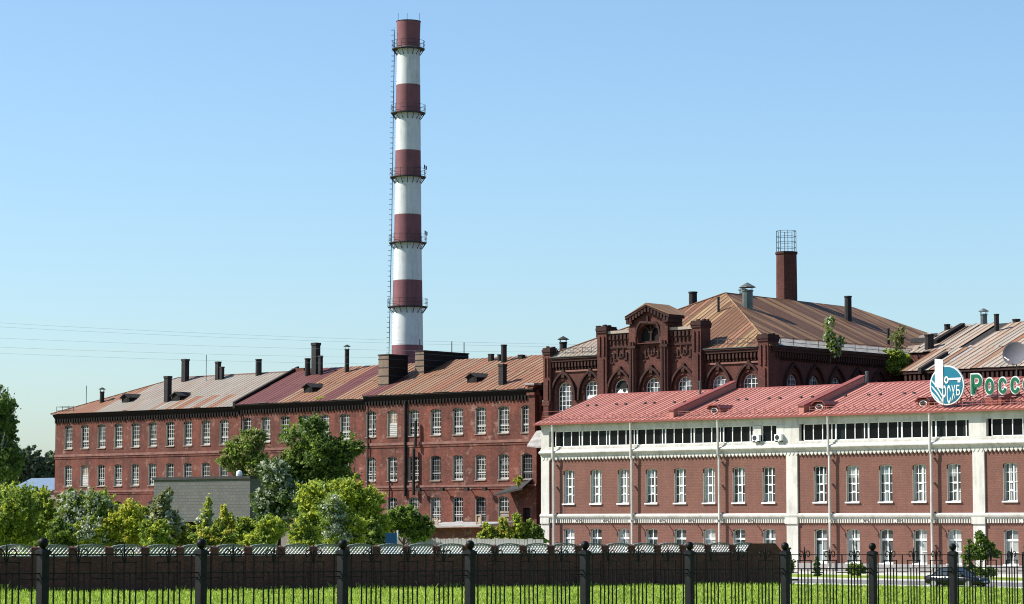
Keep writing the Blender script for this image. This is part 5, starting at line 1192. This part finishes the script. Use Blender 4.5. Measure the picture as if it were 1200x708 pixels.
plant('poplar_tree', 'silvery-leaved poplar right of the grey block', 'tree', 324, 168, [(324, 556, 18, 22), (336, 580, 20, 24), (312, 588, 16, 24), (326, 612, 26, 22), (305, 625, 18, 14)], 13000, .15, 'leaf_dark', second=('leaf_silver', .5), seed=11, bark='bark_birch')
plant('ash_tree', 'bright lime-green tree before the dark spreading tree', 'tree', 402, 162, [(405, 580, 26, 26), (385, 600, 30, 28), (430, 600, 24, 26), (360, 612, 22, 22), (410, 622, 40, 18), (445, 618, 14, 18)], 17000, .15, 'leaf_lime', second=('leaf_mid', .35), seed=12, elong=2.2)
plant('bush', 'grey-green bush low in front of the lime-green tree', 'bush', 395, 147, [(392, 612, 18, 24), (400, 628, 22, 12)], 4200, .12, 'leaf_mid', G1, second=('leaf_silver', .6), seed=13)
plant('bush', 'green bush at the right end of the tree row below the mill', 'bush', 474, 180, [(474, 606, 20, 16), (462, 616, 20, 14), (488, 622, 16, 14)], 6500, .16, 'leaf_mid', G1, second=('leaf_dark', .7), seed=14)
for i, (px, ry, m_, lab) in enumerate(((572, 10, 'leaf_lime', 'low lime weeds right of the low shed'), (590, 13, 'leaf_yellow', 'yellow-green weeds below the boarded mill window'), (606, 16, 'leaf_lime', 'tall bright weeds before the mill doorway'), (624, 12, 'leaf_mid', 'green weeds beside the white corner of the bank'))):
    plant('weed_clump', lab, 'bush', px, 222, [(px-7, 634-ry*.4, 6, ry*.7), (px+1, 632-ry*.75, 5, ry), (px+8, 634-ry*.5, 6, ry*.8), (px+3, 634, 14, 5), (px-3, 630-ry*1.3, 3, ry*.5)], 2000, .18, m_, 'weeds at the foot of the mill', second=('leaf_mid', .4), seed=20+i, trunk=False)
plant('weed_tuft', 'small weed tuft growing from the ledge above the porch roof', 'weed', 607.5, 293, [(607.5, 564, 4, 6)], 260, .22, 'leaf_lime', trunk=True, zbase=at(607.5, 570, 293).z, seed=30)
plant('roof_birch', 'young birch growing from the side gutter of the hall roof', 'tree', 975, 277.3, [(974, 397, 10, 15), (976, 411, 11, 9), (972, 380, 5, 9), (984, 402, 5, 9)], 1700, .22, 'leaf_mid', second=('leaf_silver', .3), seed=31, zbase=at(976, 424, 277.3).z)
plant('roof_bush', 'bright green bush rooted at the far corner of the hall gutter', 'bush', 1046, 286, [(1046, 418, 12, 10), (1040, 424, 10, 9), (1056, 426, 10, 10), (1050, 432, 14, 8)], 3000, .22, 'leaf_mid', second=('leaf_lime', .5), seed=32, zbase=at(1046, 440, 286).z)
plant('roof_shrub', 'thin dry olive shrub standing above the bright roof bush', 'bush', 1053, 287, [(1052, 402, 8, 14), (1056, 390, 6, 8), (1048, 396, 5, 8)], 650, .2, 'leaf_olive', seed=33, zbase=at(1053, 440, 287).z)
plant('roof_weeds', 'patch of green moss and weeds on the mill eave below the dormer', 'weed', 381, 318.5, [(381, 467.5, 9, 2.2)], 700, .2, 'leaf_lime', seed=34, trunk=False, zbase=at(381, 469.5, 318.5).z)
def conifer(px, y, ptop, pbot, hw, label, dense=2600, m_='leaf_dark', name='thuja_shrub'):
    n = 7; bl = [(px, pbot-(pbot-ptop)*(i+.5)/n, hw*(1-.8*(i/n)**1.3), (pbot-ptop)/n*.8) for i in range(n)]
    plant(name, label, 'shrub', px, y, bl, dense, .11, m_, 'clipped evergreens before the bank', seed=int(px), clump=.2)
conifer(957.5, 222, 652, 676, 4.5, 'small cone-shaped evergreen before the bank left of the round bush')
plant('round_bush', 'small rounded dark bush before the bank behind a fence post', 'bush', 1004, 222, [(1003, 667, 8, 7), (1008, 668, 7, 6), (998, 669, 5, 5)], 3000, .11, 'leaf_mid', second=('leaf_dark', .5), seed=41)
plant('round_bush', 'dark rounded bush beside the end of the brick wall', 'bush', 925, 175, [(925, 663, 6, 8), (922, 668, 6, 6)], 2600, .11, 'leaf_dark', seed=42)
conifer(1136, 214, 632, 678, 7, 'dark cone-shaped evergreen directly left of the maple', 3600)
plant('maple_tree', 'small round-headed green tree before the bank, above the parked car', 'tree', 1150, 212, [(1150, 632, 7, 8), (1140, 643, 9, 7), (1158, 642, 9, 7), (1149, 650, 12, 7), (1166, 649, 6, 5), (1133, 653, 6, 5)], 4200, .16, 'leaf_mid', second=('leaf_dark', .7), seed=43)
plant('low_hedge', 'low clipped bush at the foot of the small round tree', 'bush', 1152, 206, [(1146, 671, 9, 5), (1158, 671, 9, 5)], 2200, .11, 'leaf_mid', second=('leaf_dark', .6), seed=44, trunk=False)
# ------------------------------------------------------------------ grass blades
def grass():
    rng = np.random.default_rng(5); n = 150000; px = rng.uniform(-20, 1220, n); y = 80*(200/80)**rng.uniform(0, 1, n); x = (px-600)/F*y
    d = (x-WO.x)*WN.x+(y-WO.y)*WN.y; al = (x-WO.x)*WD.x+(y-WO.y)*WD.y
    b = (x-BK.o.x)*BX.x+(y-BK.o.y)*BX.y; keep = ((d > .25) | (al > WL)) & (b < -44.6); x, y, b, d = x[keep], y[keep], b[keep], d[keep]; k = len(x)
    z = np.interp(b, [-400, -176, -151, -123, -79, -47, 4000], [2.25, 2.25, 2.02, 1.26, .95, 0, 0])
    cl = np.array([noise.noise(Vector((xx*.5, yy*.25, 0))) for xx, yy in zip(x, y)]); h = rng.uniform(.04, .15, k)*(1+1.0*np.clip(cl, -.7, 1))*np.where(rng.uniform(0, 1, k) < .012, 1.7, 1)*np.where((d < 1.6)&(d > 0), 1.7, 1.); t = rng.uniform(0, 6.28, k); wd = rng.uniform(.012, .03, k)*1.4
    P = np.stack([x, y, z-.02], 1); u = np.stack([np.cos(t), np.sin(t), np.zeros(k)], 1)*wd[:, None]; lean = np.stack([rng.normal(size=k)*.35, rng.normal(size=k)*.35, np.ones(k)], 1)*h[:, None]
    V = np.stack([P-u, P+u, P+u*.35+lean, P-u*.35+lean], 1).reshape(-1, 3)
    o = quads_obj('grass', V, k, 'grass_blade'); o['kind'] = 'stuff'; tag(o, 'bright green lawn grass between the iron fence and the brick wall', 'grass')
grass()
# ------------------------------------------------------------------ overhead wires
def wires():
    for i, (l, r, lab) in enumerate(((378, 402, 'topmost thin overhead wire crossing the left sky'), (383, 405, 'second thin overhead wire from the top, left sky'), (397, 411, 'third overhead wire from the top, left sky'), (408, 419, 'lower overhead wire passing just above the mill ridge'), (415, 427, 'lowest overhead wire dipping behind the mill flues'))):
        p = at(-90, l-5, 330); q = at(680, r+2, 318); mb = MB(); pts = []
        for k in range(25): t = k/24; v = p.lerp(q, t); v.z -= 1.3*4*t*(1-t)*.35; pts.append(v)
        c = p.copy(); o = MB().path([v-c for v in pts], .013, 4).build('overhead_wire', 'wire', None, c); tag(o, lab, 'wire', 'overhead wires')
wires()
